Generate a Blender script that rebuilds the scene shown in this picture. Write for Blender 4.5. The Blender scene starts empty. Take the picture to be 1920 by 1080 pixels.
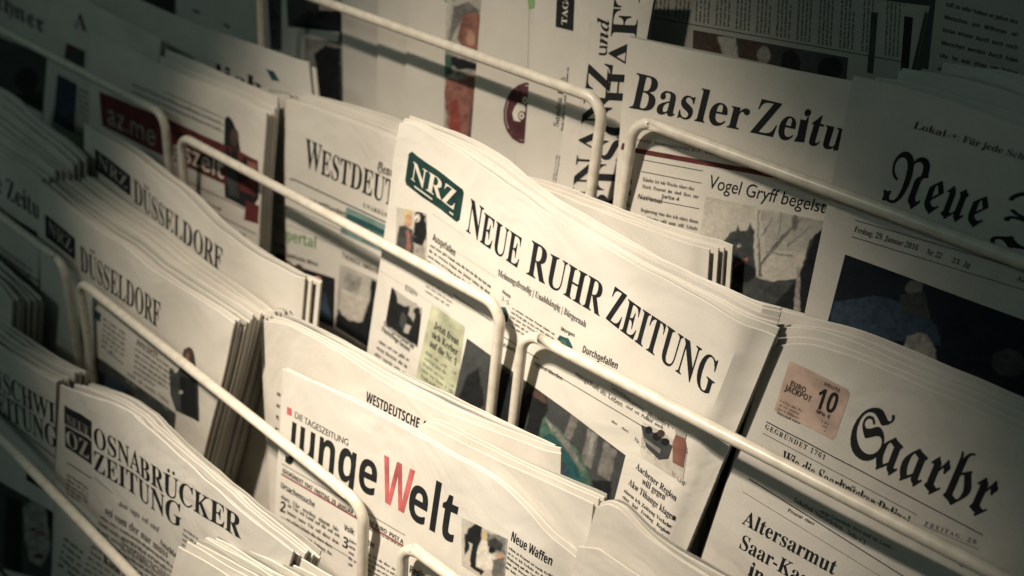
import bpy, bmesh, math, random
import numpy as np
from mathutils import Vector, Matrix
from mathutils.geometry import tessellate_polygon

SC = bpy.context.scene
COL = SC.collection
# ------------------------------------------------------------------ camera
# world: X along the rack's bars, Y into the rack, Z up.  The lens stands at OFF.
OFF = np.array([0.6, -0.4, 1.35])
AX = np.array([[0.74317103, 0.38675227, -0.54600321],      # world axes seen from the camera (right, down, forward)
               [0.66878764, -0.40437297, 0.62386344],
               [0.02049166, -0.82879743, -0.55917342]])
FPX = 1800.0                                               # focal length in pixels of a 1920 wide picture
cam = bpy.data.cameras.new('camera'); co = bpy.data.objects.new('camera', cam); COL.objects.link(co)
R3 = Matrix((AX[:, 0], -AX[:, 1], -AX[:, 2])).transposed()
co.matrix_world = Matrix.Translation(Vector(OFF)) @ R3.to_4x4()
cam.sensor_width = 36; cam.lens = 36 * FPX / 1920; cam.clip_start = 0.02; cam.clip_end = 60
cam.dof.use_dof = True; cam.dof.focus_distance = 0.66; cam.dof.aperture_fstop = 4.5
SC.camera = co

# ------------------------------------------------------------------ light
W = bpy.data.worlds.new('World'); SC.world = W; W.use_nodes = True
W.node_tree.nodes['Background'].inputs[0].default_value = (0.50, 0.80, 0.72, 1)
W.node_tree.nodes['Background'].inputs[1].default_value = 0.045
def spot(name, loc, aim, energy, size, blend, radius, color):
    l = bpy.data.lights.new(name, 'SPOT'); l.energy = energy; l.spot_size = math.radians(size); l.spot_blend = blend
    l.shadow_soft_size = radius; l.color = color
    o = bpy.data.objects.new(name, l); COL.objects.link(o)
    o.location = Vector(OFF + np.array(loc)); d = Vector(np.array(aim) - np.array(loc))
    o.rotation_euler = d.to_track_quat('-Z', 'Y').to_euler(); return o
spot('ceiling_spot', (-0.64, -0.22, 0.78), (-0.312, 0.40, -0.67), 112, 30, 1.0, 0.03, (1.0, 0.86, 0.69))
spot('added_spot', (-0.68, -0.28, 0.75), (-0.515, 0.50, -0.575), 76, 33.0, 1.0, 0.03, (1.0, 0.86, 0.69))  # unseen second spot, added to shape the brightness across the stacks
spot('fill_spot', (-1.0, -1.2, 1.1), (-0.75, 0.40, -0.40), 12, 60, 1.0, 0.15, (0.80, 1.0, 0.88))  # faint green fill with no visible source, added to lift the dim edges
SC.cycles.diffuse_bounces = 3
SC.view_settings.view_transform = 'Standard'; SC.view_settings.look = 'None'
SC.view_settings.exposure = 0; SC.view_settings.gamma = 1; SC.view_settings.use_curve_mapping = False

# ------------------------------------------------------------------ page planes
LEAN = math.radians(12)
NV = np.array([0, -math.cos(LEAN), math.sin(LEAN)])        # page normal, towards the viewer
UV = np.array([0, math.sin(LEAN), math.cos(LEAN)])         # up the page
XV = np.array([1.0, 0, 0])
def ray(p): return AX @ np.array([p[0] - 960.0, p[1] - 540.0, FPX])
def ab(p, d):
    """page coordinates (along the bar, up the page) of picture point p on the page plane d metres in front of the lens"""
    r = ray(p); h = r * (-d / (NV @ r)); return np.array([h[0], h @ UV])
def w3(a, b, d, D=0.0):
    """world points from page coordinates"""
    a = np.asarray(a, float)[..., None]; b = np.asarray(b, float)[..., None]
    D = np.asarray(D, float)[..., None] if not np.isscalar(D) else D
    return OFF + a * XV + b * UV + (D - d) * NV

# ------------------------------------------------------------------ materials
MATS = {}
def newmat(name):
    m = bpy.data.materials.new(name); m.use_nodes = True
    nt = m.node_tree; return m, nt, nt.nodes['Principled BSDF']
def newsprint(name, c1, c2, bump=0.38):
    m, nt, b = newmat(name)
    tc = nt.nodes.new('ShaderNodeTexCoord')
    n1 = nt.nodes.new('ShaderNodeTexNoise'); n1.inputs['Scale'].default_value = 14; n1.inputs['Detail'].default_value = 5
    n2 = nt.nodes.new('ShaderNodeTexNoise'); n2.inputs['Scale'].default_value = 900; n2.inputs['Detail'].default_value = 2
    mx = nt.nodes.new('ShaderNodeMath'); mx.operation = 'MULTIPLY_ADD'; mx.inputs[1].default_value = 0.35
    ad = nt.nodes.new('ShaderNodeMath'); ad.operation = 'MULTIPLY_ADD'; ad.inputs[1].default_value = 0.65; ad.inputs[2].default_value = 0
    for n in (n1, n2): nt.links.new(tc.outputs['Object'], n.inputs['Vector'])
    nt.links.new(n1.outputs['Fac'], ad.inputs[0]); nt.links.new(n2.outputs['Fac'], mx.inputs[0]); nt.links.new(ad.outputs[0], mx.inputs[2])
    r = nt.nodes.new('ShaderNodeValToRGB'); r.color_ramp.elements[0].position = 0.36; r.color_ramp.elements[1].position = 0.63
    r.color_ramp.elements[0].color = (*c1, 1); r.color_ramp.elements[1].color = (*c2, 1)
    nt.links.new(mx.outputs[0], r.inputs['Fac']); nt.links.new(r.outputs['Color'], b.inputs['Base Color'])
    n3 = nt.nodes.new('ShaderNodeTexNoise'); n3.inputs['Scale'].default_value = 9; n3.inputs['Detail'].default_value = 3; n3.inputs['Distortion'].default_value = 1.2
    nt.links.new(tc.outputs['Object'], n3.inputs['Vector'])
    bp = nt.nodes.new('ShaderNodeBump'); bp.inputs['Strength'].default_value = bump; bp.inputs['Distance'].default_value = 0.012
    nt.links.new(n3.outputs['Fac'], bp.inputs['Height']); nt.links.new(bp.outputs['Normal'], b.inputs['Normal'])
    b.inputs['Roughness'].default_value = 0.85; b.inputs['Specular IOR Level'].default_value = 0.2
    return m
PAPER = [newsprint('newsprint_cream', (0.60, 0.565, 0.51), (0.70, 0.665, 0.605)),
         newsprint('newsprint_grey', (0.53, 0.505, 0.465), (0.64, 0.615, 0.57)),
         newsprint('newsprint_white', (0.66, 0.63, 0.575), (0.75, 0.72, 0.665)),
         newsprint('newsprint_shaded', (0.36, 0.35, 0.31), (0.46, 0.45, 0.40)),  # grey printed sheets, darkened to paint shade into grooves and rear pages
         newsprint('newsprint_inked_groove', (0.14, 0.14, 0.135), (0.34, 0.33, 0.30))]  # inky inner sheets, their darkness also stands in for groove shade
PAL = {}
def ink(name, c, var=0.25, scale=60):
    if name in MATS: return MATS[name]
    m, nt, b = newmat('ink_' + name)
    tc = nt.nodes.new('ShaderNodeTexCoord'); n = nt.nodes.new('ShaderNodeTexNoise'); n.inputs['Scale'].default_value = scale; n.inputs['Detail'].default_value = 6
    nt.links.new(tc.outputs['Object'], n.inputs['Vector'])
    r = nt.nodes.new('ShaderNodeValToRGB'); r.color_ramp.elements[0].position = 0.3; r.color_ramp.elements[1].position = 0.7
    r.color_ramp.elements[0].color = (*[x * (1 - var) for x in c], 1); r.color_ramp.elements[1].color = (*[min(1, x * (1 + var) + 0.004) for x in c], 1)
    nt.links.new(n.outputs['Fac'], r.inputs['Fac']); nt.links.new(r.outputs['Color'], b.inputs['Base Color'])
    b.inputs['Roughness'].default_value = 0.7; b.inputs['Specular IOR Level'].default_value = 0.25
    MATS[name] = m; PAL[name] = c; return m
for nm, c in dict(black=(.012, .014, .016), text=(.05, .048, .045), grey=(.16, .155, .145), pale=(.36, .34, .30), red=(.50, .12, .125), maroon=(.115, .026, .026),
                  rust=(.25, .06, .05), green=(.010, .040, .037), leaf=(.20, .34, .15), teal=(.02, .075, .08), aqua=(.16, .25, .235), navy=(.008, .012, .020),
                  pink=(.44, .33, .28), lime=(.47, .49, .35), cream=(.70, .66, .58), white=(.74, .72, .66), skin=(.50, .30, .21), hair=(.55, .43, .25),
                  flesh=(.24, .11, .09), brown=(.075, .05, .038), dim=(.05, .055, .055), mid=(.24, .24, .23), blue=(.035, .055, .085), wine=(.085, .03, .035),
                  fog=(.42, .40, .36), stone=(.30, .285, .26), moss=(.06, .12, .09), cloud=(.52, .49, .43)).items():
    ink(nm, c, 0.15 if nm in ('black', 'text', 'cream', 'white') else 0.35)
def photomat():
    m, nt, b = newmat('printed_photo')
    at = nt.nodes.new('ShaderNodeAttribute'); at.attribute_name = 'print'
    tc = nt.nodes.new('ShaderNodeTexCoord'); n = nt.nodes.new('ShaderNodeTexNoise'); n.inputs['Scale'].default_value = 420; n.inputs['Detail'].default_value = 4
    nt.links.new(tc.outputs['Object'], n.inputs['Vector'])
    mr = nt.nodes.new('ShaderNodeMapRange'); mr.inputs['From Min'].default_value = .3; mr.inputs['From Max'].default_value = .7; mr.inputs['To Min'].default_value = .88; mr.inputs['To Max'].default_value = 1.1
    nt.links.new(n.outputs['Fac'], mr.inputs['Value'])
    mx = nt.nodes.new('ShaderNodeVectorMath'); mx.operation = 'SCALE'
    nt.links.new(at.outputs['Color'], mx.inputs[0]); nt.links.new(mr.outputs['Result'], mx.inputs['Scale']); nt.links.new(mx.outputs['Vector'], b.inputs['Base Color'])
    b.inputs['Roughness'].default_value = .65; b.inputs['Specular IOR Level'].default_value = .25; return m
PHOTO = photomat()
def wiremat():
    m, nt, b = newmat('cream_enamel')
    tc = nt.nodes.new('ShaderNodeTexCoord'); n = nt.nodes.new('ShaderNodeTexNoise'); n.inputs['Scale'].default_value = 120; n.inputs['Detail'].default_value = 6
    nt.links.new(tc.outputs['Object'], n.inputs['Vector'])
    r = nt.nodes.new('ShaderNodeValToRGB'); r.color_ramp.elements[0].position = 0.32; r.color_ramp.elements[1].position = 0.6
    r.color_ramp.elements[0].color = (.64, .585, .49, 1); r.color_ramp.elements[1].color = (.76, .71, .62, 1)
    nt.links.new(n.outputs['Fac'], r.inputs['Fac']); nt.links.new(r.outputs['Color'], b.inputs['Base Color'])
    bp = nt.nodes.new('ShaderNodeBump'); bp.inputs['Strength'].default_value = 0.12; bp.inputs['Distance'].default_value = 0.0006
    nt.links.new(n.outputs['Fac'], bp.inputs['Height']); nt.links.new(bp.outputs['Normal'], b.inputs['Normal'])
    b.inputs['Roughness'].default_value = 0.34; return m
WIRE = wiremat()
def plain(name, c, rough=0.6):
    m, nt, b = newmat(name)
    n = nt.nodes.new('ShaderNodeTexNoise'); n.inputs['Scale'].default_value = 8; n.inputs['Detail'].default_value = 5
    r = nt.nodes.new('ShaderNodeValToRGB'); r.color_ramp.elements[0].color = (*[x * .7 for x in c], 1); r.color_ramp.elements[1].color = (*[x * 1.3 for x in c], 1)
    nt.links.new(n.outputs['Fac'], r.inputs['Fac']); nt.links.new(r.outputs['Color'], b.inputs['Base Color']); b.inputs['Roughness'].default_value = rough; return m
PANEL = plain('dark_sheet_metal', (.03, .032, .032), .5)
FLOOR = plain('dark_floor', (.04, .038, .035), .6)

# ------------------------------------------------------------------ objects
def empty(name, loc, label, cat, group=None):
    o = bpy.data.objects.new(name, None); COL.objects.link(o); o.location = Vector(loc); o.empty_display_size = 0.03
    o['label'] = label; o['category'] = cat
    if group: o['group'] = group
    return o
def mesh(name, verts, faces, mats, parent=None, midx=None, smooth=False, sharp=False):
    me = bpy.data.meshes.new(name)
    v = np.asarray(verts, float)
    if parent is not None: v = v - np.array(parent['_o'])
    me.from_pydata(v.tolist(), [], faces)
    for m in (mats if isinstance(mats, (list, tuple)) else [mats]): me.materials.append(m)
    if midx is not None: me.polygons.foreach_set('material_index', midx)
    if smooth: me.polygons.foreach_set('use_smooth', [True] * len(me.polygons))
    if sharp: me.update(); me.set_sharp_from_angle(angle=math.radians(25))
    me.update()
    o = bpy.data.objects.new(name, me); COL.objects.link(o)
    if parent is not None: o.parent = parent
    return o
def tube(path, r, sides=12):
    path = [np.array(p, float) for p in path]; vs = []; fs = []
    up = None
    for i, p in enumerate(path):
        t = path[min(i + 1, len(path) - 1)] - path[max(i - 1, 0)]; t /= np.linalg.norm(t)
        if up is None: up = np.cross(t, [0.3, 0.2, 0.9])
        up = up - t * (up @ t); up /= np.linalg.norm(up); s = np.cross(t, up)
        for k in range(sides):
            q = 2 * math.pi * k / sides; vs.append(p + r * (math.cos(q) * up + math.sin(q) * s))
    n = len(path)
    for i in range(n - 1):
        for k in range(sides):
            k2 = (k + 1) % sides; fs.append((i * sides + k, i * sides + k2, (i + 1) * sides + k2, (i + 1) * sides + k))
    fs.append(tuple(range(sides - 1, -1, -1))); fs.append(tuple((n - 1) * sides + k for k in range(sides)))
    return vs, fs
def joinmesh(parts):
    V = []; F = []
    for v, f in parts:
        k = len(V); V += list(v); F += [tuple(i + k for i in q) for q in f]
    return V, F

# ------------------------------------------------------------------ setting
fl = mesh('floor', [(-14, -14, 0), (15, -14, 0), (15, 14, 0), (-14, 14, 0)], [(0, 1, 2, 3)], FLOOR); fl['kind'] = 'structure'

# ------------------------------------------------------------------ the wire rack
TIER = dict(A=.608, B=.524, C=.413, D=.320)
BARB = dict(A=-.170, B=-.330, C=-.464, D=-.60)
RACK = empty('newspaper_rack', OFF + np.array([-0.5, 0.5, -1.35]), 'cream enamelled wire rack whose stepped pockets hold all the newspapers', 'rack')
RACK['_o'] = list(OFF + np.array([-0.5, 0.5, -1.35]))
LD = np.array([0, math.sin(math.radians(6)), math.cos(math.radians(6))])
def loop(t, pl, pr, leg=.175, r=.0044, rc=.017):
    d = TIER[t]
    def p3(p): q = ab(p, d); return w3(q[0], q[1], d)
    L, R = p3(pl), p3(pr); ex = (R - L) / np.linalg.norm(R - L)
    pts = [L - LD * leg + np.array([0, .085, -.004]), L - LD * leg + np.array([0, .012, 0]), L - LD * (leg - .006) + np.array([0, .003, 0])]
    pts += [L - LD * (leg * k) for k in (.9, .6, .3)]
    for i in range(9):
        q = math.pi / 2 * i / 8; pts.append(L + ex * (rc - rc * math.cos(q)) - LD * (rc - rc * math.sin(q)))
    for k in np.linspace(.04, .96, 24): pts.append(L + (R - L) * k)
    for i in range(9):
        q = math.pi / 2 * i / 8; pts.append(R - ex * (rc - rc * math.sin(q)) - LD * (rc - rc * math.cos(q)))
    pts += [R - LD * (leg * k) for k in (.3, .6, .9)]
    pts += [R - LD * (leg - .006) + np.array([0, .003, 0]), R - LD * leg + np.array([0, .012, 0]), R - LD * leg + np.array([0, .085, -.004])]
    v, f = tube(pts, r); mesh('wire_loop', v, f, WIRE, RACK, smooth=True)
for t, pl, pr in (('A', (487, -40), (1132, 190)), ('A', (1190, 221), (2150, 578)), ('B', (-250, -75), (308, 215)), ('B', (338, 254), (940, 576)),
                  ('B', (982, 620), (2100, 1198)), ('C', (-150, 292), (120, 495)), ('C', (148, 525), (682, 950)), ('C', (757, 1016), (1300, 1412)),
                  ('D', (-200, 612), (430, 1267))):
    loop(t, pl, pr, leg=.255 if t == 'D' else .175)
for t in 'ABCD':
    d = TIER[t]; b0 = BARB[t] - (.258 if t == 'D' else .178)
    parts = []
    for k in range(5):                                        # tray wires along the pocket
        p0 = w3(-1.35, b0, d + .012 + k * .017); p1 = w3(.22, b0, d + .012 + k * .017); parts.append(tube([p0, p1], .0024, 8))
    v, f = joinmesh(parts); mesh('wire_tray', v, f, WIRE, RACK, smooth=True)
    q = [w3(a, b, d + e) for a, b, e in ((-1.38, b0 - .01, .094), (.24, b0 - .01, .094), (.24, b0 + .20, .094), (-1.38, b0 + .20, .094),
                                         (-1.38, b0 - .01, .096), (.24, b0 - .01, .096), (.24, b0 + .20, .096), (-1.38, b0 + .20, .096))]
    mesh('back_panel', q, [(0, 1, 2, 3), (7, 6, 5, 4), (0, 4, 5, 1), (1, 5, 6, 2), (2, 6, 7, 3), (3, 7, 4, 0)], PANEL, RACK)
for x in (-1.395, .255):                                      # side uprights down to the floor
    p = [w3(x, BARB[t], TIER[t] + .10) for t in 'DCBA']
    v, f = tube([np.array([p[0][0], p[0][1], 0.0]), p[0], p[1], p[2], p[3], p[3] + np.array([0, .02, .25])], .011); mesh('upright', v, f, WIRE, RACK, smooth=True)

# ------------------------------------------------------------------ letters: outlines as numbers
GB = [
0,43,584,1,12,251,589,0,-195,-195,0,0,-82,195,0,0,-195,82,0,0,195,195,0,0,82,-195,0,0,195,0,44,219,1,21,59,-118,52,24,36,35,22,42,7,43,-5,40,-14,31,-23,19,-29,
7,-24,-4,-18,-12,-13,-18,-4,-23,4,-23,10,-17,15,-11,20,-5,3,-29,-5,-31,-13,-28,-21,-21,0,45,323,1,4,283,267,-243,0,0,-93,243,0,0,46,219,1,16,109,111,-23,-5,-19,
-13,-13,-19,-5,-23,5,-23,13,-19,19,-13,23,-5,23,5,19,13,13,19,5,23,-5,23,-13,19,-19,13,0,48,559,2,28,280,-10,-82,12,-34,14,-29,20,-46,55,-18,35,-24,82,-13,151,
13,150,24,82,18,34,46,54,29,20,73,22,44,3,41,-3,71,-22,29,-20,46,-54,18,-35,25,-82,14,-150,-14,-150,-25,-82,-18,-35,-47,-55,-29,-20,-71,-23,24,280,55,26,5,20,
15,16,25,11,35,13,96,4,127,-4,127,-13,95,-11,35,-15,24,-21,15,-25,5,-26,-5,-20,-15,-17,-24,-11,-35,-13,-95,-5,-127,4,-127,14,-96,11,-35,16,-25,21,-15,0,49,559,
1,20,97,0,0,53,104,4,16,10,9,20,3,532,-68,-75,-46,-27,-27,-1,-29,19,-13,23,-4,31,108,45,116,84,112,0,3,-627,7,-21,15,-13,107,-4,0,-53,0,50,559,1,41,35,0,0,103,
177,182,66,80,28,47,18,45,13,96,-5,49,-16,35,-40,24,-41,-1,-35,-21,-12,-19,-16,-55,-5,-75,-52,6,-40,17,-27,30,-9,46,14,51,24,31,37,24,78,24,120,2,85,-22,33,-19,
25,-25,18,-28,11,-33,3,-53,-19,-68,-34,-55,-55,-66,-249,-242,233,0,29,5,24,13,19,22,19,60,59,0,-5,-210,0,51,559,1,68,243,-10,-97,10,-67,27,-38,38,-12,30,1,33,
24,40,27,15,32,5,2,-30,17,-48,15,-18,39,-24,50,-8,47,7,39,24,20,27,16,62,-2,54,-19,47,-18,20,-22,16,-58,19,-97,2,0,62,96,3,48,20,18,18,14,21,15,54,1,57,-11,42,
-21,31,-31,15,-36,1,-27,-12,-19,-22,-12,-29,-11,-91,-55,5,-41,17,-26,27,-8,40,14,49,18,22,55,35,83,19,102,-1,84,-21,34,-18,27,-24,20,-28,11,-32,4,-37,-3,-32,
-22,-56,-42,-46,-86,-46,81,-26,38,-24,31,-31,21,-42,6,-81,-21,-73,-27,-38,-34,-29,-41,-22,-46,-14,0,52,559,2,20,180,0,0,53,60,3,37,18,12,30,1,82,-277,0,0,61,
284,467,139,0,0,-462,104,0,0,-66,-104,0,2,-82,12,-30,10,-8,27,-10,44,-3,0,-53,4,83,252,207,0,7,367,-62,-116,0,53,559,1,50,245,-10,-67,4,-74,23,-44,36,-19,43,0,
31,11,26,22,17,46,10,11,-56,13,-25,21,-21,46,-17,66,7,27,15,23,25,16,35,9,48,-1,64,-7,30,-11,26,-35,36,-50,19,-31,2,-50,-3,-61,-15,-46,18,32,346,378,0,5,-182,
-57,0,-13,50,-21,20,-228,2,-16,-185,110,15,55,-3,50,-10,43,-17,38,-23,31,-31,22,-36,13,-44,4,-50,-6,-60,-17,-49,-28,-40,-34,-30,-62,-32,-46,-12,0,54,559,2,47,
293,-10,-69,9,-61,28,-50,46,-20,30,-31,76,-9,45,-8,106,4,80,13,75,22,67,31,58,40,47,49,37,59,22,67,8,58,-4,63,-20,39,-32,16,-40,-6,-43,-36,-36,-77,-13,-9,74,
-24,44,-33,11,-28,-4,-25,-13,-22,-22,-35,-67,-12,-46,-13,-112,71,31,67,6,43,-3,73,-28,30,-23,23,-30,17,-36,14,-87,-4,-51,-11,-46,-18,-41,-25,-36,-33,-29,-40,
-21,-46,-13,15,296,56,34,10,27,30,16,51,6,74,-6,70,-18,49,-30,28,-38,9,-57,-15,-44,-33,9,-124,24,-84,35,-49,20,-12,0,55,559,1,11,165,0,266,605,-286,-3,-18,-10,
-11,-16,-12,-72,-60,0,5,210,477,0,0,-49,-276,-665,0,56,559,3,37,273,-10,-108,15,-76,41,-44,62,-15,74,10,59,31,47,46,38,60,35,-74,58,-32,44,-10,25,-7,77,21,66,
29,37,44,30,60,20,77,6,50,-3,79,-25,31,-21,40,-57,13,-69,-9,-54,-12,-22,-35,-36,-79,-50,77,-44,51,-46,29,-50,9,-58,-4,-44,-13,-40,-21,-34,-29,-28,-38,-23,-43,
-17,16,302,421,44,37,17,30,8,40,-2,51,-13,39,-25,31,-37,16,-34,-1,-32,-16,-22,-31,-11,-40,1,-48,5,-21,21,-34,34,-28,16,278,47,46,9,36,26,22,40,6,73,-7,22,-25,
37,-46,33,-66,34,-45,-40,-21,-34,-12,-44,1,-53,15,-47,31,-35,19,-12,0,57,559,2,45,227,-10,-76,9,-51,26,-21,24,-12,27,-1,47,16,24,30,13,29,-60,28,-30,19,-9,44,
-8,58,18,42,55,28,90,13,127,-57,-48,-61,-19,-65,2,-71,27,-29,23,-24,30,-17,35,-11,42,-1,82,25,92,16,25,39,43,51,30,30,9,66,8,35,-2,65,-18,56,-35,23,-25,39,-64,
14,-40,16,-96,-2,-136,-12,-74,-21,-68,-48,-85,-44,-43,-55,-31,-32,-9,15,274,347,33,5,27,14,39,48,-8,110,-21,76,-32,43,-42,14,-38,-11,-28,-31,-18,-53,-6,-74,6,
-62,18,-44,29,-26,0,58,219,2,16,109,458,-23,-5,-19,-13,-13,-19,-5,-23,5,-23,13,-19,19,-13,23,-5,23,5,19,13,13,19,5,23,-5,23,-13,19,-19,13,16,109,111,-23,-5,-19,
-13,-13,-19,-5,-23,5,-23,13,-19,19,-13,23,-5,23,5,19,13,13,19,5,23,-5,23,-13,19,-19,13,0,65,650,2,25,-13,0,0,27,27,5,21,13,29,44,243,605,27,-1,249,-589,38,-63,
39,-14,0,-27,-319,0,0,27,61,10,15,13,5,18,-46,129,-222,0,-38,-96,-5,-29,5,-20,13,-14,23,-8,38,-3,0,-27,3,169,239,191,0,-97,236,0,66,659,3,31,24,0,0,26,43,7,26,
15,17,49,1,452,-4,53,-9,22,-22,21,-53,8,0,25,305,0,115,-10,82,-29,49,-49,16,-68,-10,-56,-31,-44,-51,-33,-71,-21,86,-25,61,-36,37,-50,12,-61,-4,-44,-14,-39,-22,
-33,-30,-28,-39,-23,-46,-16,-54,-10,12,271,375,46,2,56,15,19,14,24,42,8,66,-6,59,-17,41,-31,24,-63,7,-22,-7,-9,-14,11,330,36,55,9,37,28,19,48,5,109,-18,58,-36,
36,-59,18,-62,2,3,-276,17,-24,0,67,697,1,43,382,-16,-94,11,-43,15,-77,44,-61,63,-43,80,-22,92,0,101,22,91,20,42,53,71,70,54,40,19,44,15,95,11,74,-10,117,-35,30,
11,17,34,26,0,0,-234,-25,0,-41,83,-25,35,-60,53,-33,17,-71,13,-79,-20,-57,-61,-34,-101,-11,-141,13,-132,37,-94,62,-57,88,-19,60,8,59,24,56,38,49,53,28,-26,-56,
-65,-66,-46,-76,-28,0,68,738,2,24,30,0,0,26,39,6,25,12,15,44,1,469,-5,49,-14,29,-27,13,-42,5,0,25,308,0,85,-5,73,-17,63,-27,53,-39,40,-49,30,-58,17,-67,6,-77,
-22,-148,-67,-106,-112,-64,-156,-21,19,331,36,46,5,39,14,33,23,27,34,20,42,14,53,12,134,-12,133,-35,95,-60,57,-83,19,-31,-4,-19,-10,-8,-22,-3,-36,1,-485,10,-37,
18,-11,0,69,658,1,47,21,0,0,25,45,5,27,14,14,28,5,44,0,433,-5,54,-6,18,-20,21,-57,11,0,25,570,0,0,-202,-23,0,-22,79,-19,28,-23,22,-30,16,-37,11,-95,9,-47,-3,
-18,-11,-8,-35,0,-226,47,2,49,17,32,36,29,93,24,0,0,-338,-25,0,-14,75,-28,48,-44,24,-70,8,0,-231,8,-41,27,-15,71,-2,89,16,46,21,39,33,33,44,27,57,28,0,-41,-213,
0,70,602,1,39,23,0,0,26,44,8,26,16,17,50,1,458,-11,61,-20,19,-59,15,0,25,565,0,0,-202,-24,0,-13,56,-20,42,-47,43,-45,16,-95,9,-52,-4,-16,-17,-3,-253,43,2,49,17,
33,36,21,56,6,37,27,0,0,-340,-26,0,-15,75,-27,48,-41,25,-70,9,1,-230,8,-39,12,-18,20,-11,70,-9,0,-26,0,71,756,1,55,399,-15,-52,3,-95,22,-79,43,-63,62,-44,80,
-22,94,0,102,22,92,20,41,52,71,70,53,40,20,87,22,48,3,81,-9,113,-35,27,11,20,33,27,0,0,-235,-26,0,-39,82,-54,64,-42,31,-45,19,-47,6,-79,-20,-57,-60,-34,-101,
-11,-140,3,-74,10,-64,16,-55,22,-45,28,-36,33,-26,38,-15,69,-4,40,11,13,10,16,27,5,38,-5,123,-15,25,-12,7,-68,10,0,24,335,0,0,-24,-55,-10,-10,-7,-12,-24,-4,
-187,-132,-44,0,72,779,1,47,23,0,0,26,44,6,26,15,14,28,4,45,-1,466,-17,45,-27,15,-42,7,0,25,336,0,0,-25,-65,-14,-13,-13,-7,-18,-4,-235,238,0,0,208,-7,37,-9,15,
-16,10,-57,10,0,25,335,0,0,-25,-43,-7,-26,-14,-13,-26,-4,-42,1,-467,17,-48,25,-16,43,-7,0,-26,-335,0,0,26,59,12,19,19,6,16,5,256,-238,0,4,-254,14,-28,11,-8,60,
-13,0,-26,0,73,388,1,20,20,0,0,26,59,14,21,18,12,54,-1,485,-17,40,-27,11,-47,5,0,25,344,0,0,-25,-45,-5,-27,-11,-19,-40,-1,-482,11,-57,24,-19,59,-13,0,-26,0,74,
492,1,32,162,-97,-66,10,-53,27,-36,42,-12,52,5,32,16,25,23,15,42,4,37,-18,19,-36,-2,-37,-21,-48,11,-23,31,-8,31,6,20,17,10,29,1,590,-17,46,-31,17,-52,8,0,25,
350,0,0,-25,-65,-17,-12,-15,-7,-22,-4,-467,-14,-100,-40,-72,-69,-43,0,75,760,1,46,24,0,0,26,44,6,26,15,14,28,4,45,-1,466,-17,46,-27,15,-42,6,0,25,336,0,0,-25,
-65,-14,-13,-13,-7,-18,-4,-260,237,245,10,30,-5,13,-43,15,-38,2,0,25,290,0,0,-25,-58,-7,-47,-22,-51,-36,-164,-164,296,-365,35,-26,39,-7,0,-26,-355,0,0,26,61,5,
17,14,-1,15,-24,38,-174,220,-25,-23,5,-220,13,-28,11,-8,60,-13,0,-26,0,76,635,1,28,23,0,0,26,44,6,26,15,14,28,4,45,-1,467,-17,46,-27,14,-42,6,0,25,348,0,0,-25,
-72,-11,-15,-13,-12,-33,-2,-473,5,-53,14,-20,42,-9,82,5,55,13,44,24,38,36,31,48,27,63,27,0,-38,-230,0,77,944,1,39,21,0,0,26,58,13,21,20,12,59,-2,480,-9,29,-14,
12,-65,14,0,25,253,0,197,-466,197,466,250,0,0,-25,-41,-8,-25,-15,-14,-26,-5,-41,2,-473,15,-44,25,-15,42,-5,0,-26,-329,0,0,26,44,7,27,15,15,42,2,504,-248,-594,
-27,0,-245,579,1,-486,11,-38,9,-11,29,-13,45,-5,0,-26,0,78,735,1,28,600,-16,-441,537,4,-448,14,-27,11,-8,60,-12,0,-26,-221,0,0,26,54,9,21,18,11,64,0,461,-52,61,
-34,14,0,25,206,0,349,-427,-4,355,-20,32,-65,15,0,25,221,0,0,-25,-58,-12,-11,-8,-13,-28,-4,-621,0,79,782,2,32,388,-16,-71,7,-66,20,-59,32,-51,43,-43,52,-31,61,
-19,68,-7,72,7,72,19,68,31,60,43,53,52,43,61,32,67,20,74,7,71,-7,66,-19,59,-32,51,-42,42,-52,32,-61,19,-68,7,-74,-7,-73,-19,-67,-32,-61,-43,-52,-52,-43,-60,-32,
-68,-20,22,394,18,75,20,53,60,32,101,11,140,-12,139,-15,55,-20,46,-26,35,-31,26,-35,15,-39,5,-75,-20,-53,-60,-32,-101,-11,-140,12,-138,15,-55,21,-46,26,-36,31,
-26,34,-15,0,80,622,2,30,23,0,0,26,44,6,26,15,14,28,4,45,-1,466,-17,45,-27,15,-42,7,0,25,294,0,110,-6,72,-17,46,-27,47,-57,14,-50,-2,-67,-12,-37,-19,-32,-28,
-27,-35,-23,-43,-16,-50,-10,-147,-3,4,-231,14,-28,11,-8,60,-13,0,-26,12,271,342,63,2,53,17,18,15,22,46,8,68,-6,68,-19,47,-35,28,-67,8,-20,-5,-14,-20,0,81,782,2,
41,563,-172,-94,11,-79,32,-64,53,-48,75,-69,32,-83,69,-41,59,-28,68,-14,73,0,76,13,70,25,64,37,56,48,48,56,38,65,27,70,13,74,0,69,-13,63,-26,55,-37,46,-47,37,
-57,26,-64,13,-71,-2,-97,-12,-54,-21,-51,-29,-47,-36,-42,-43,-36,-49,-28,-56,-22,32,-53,38,-37,47,-23,53,-7,70,11,5,-28,-89,-26,22,395,18,75,20,53,60,32,101,11,
140,-12,139,-15,55,-21,46,-26,35,-31,26,-35,15,-39,5,-75,-20,-53,-60,-32,-101,-11,-140,12,-138,15,-55,22,-46,26,-36,30,-26,35,-15,0,82,704,2,34,23,0,0,26,44,6,
26,15,14,28,4,45,-1,466,-17,45,-27,15,-42,7,0,25,369,-3,112,-22,42,-19,32,-25,24,-31,13,-37,5,-43,-9,-57,-29,-46,-48,-36,-66,-26,190,-280,22,-20,34,-7,0,-26,
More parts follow.
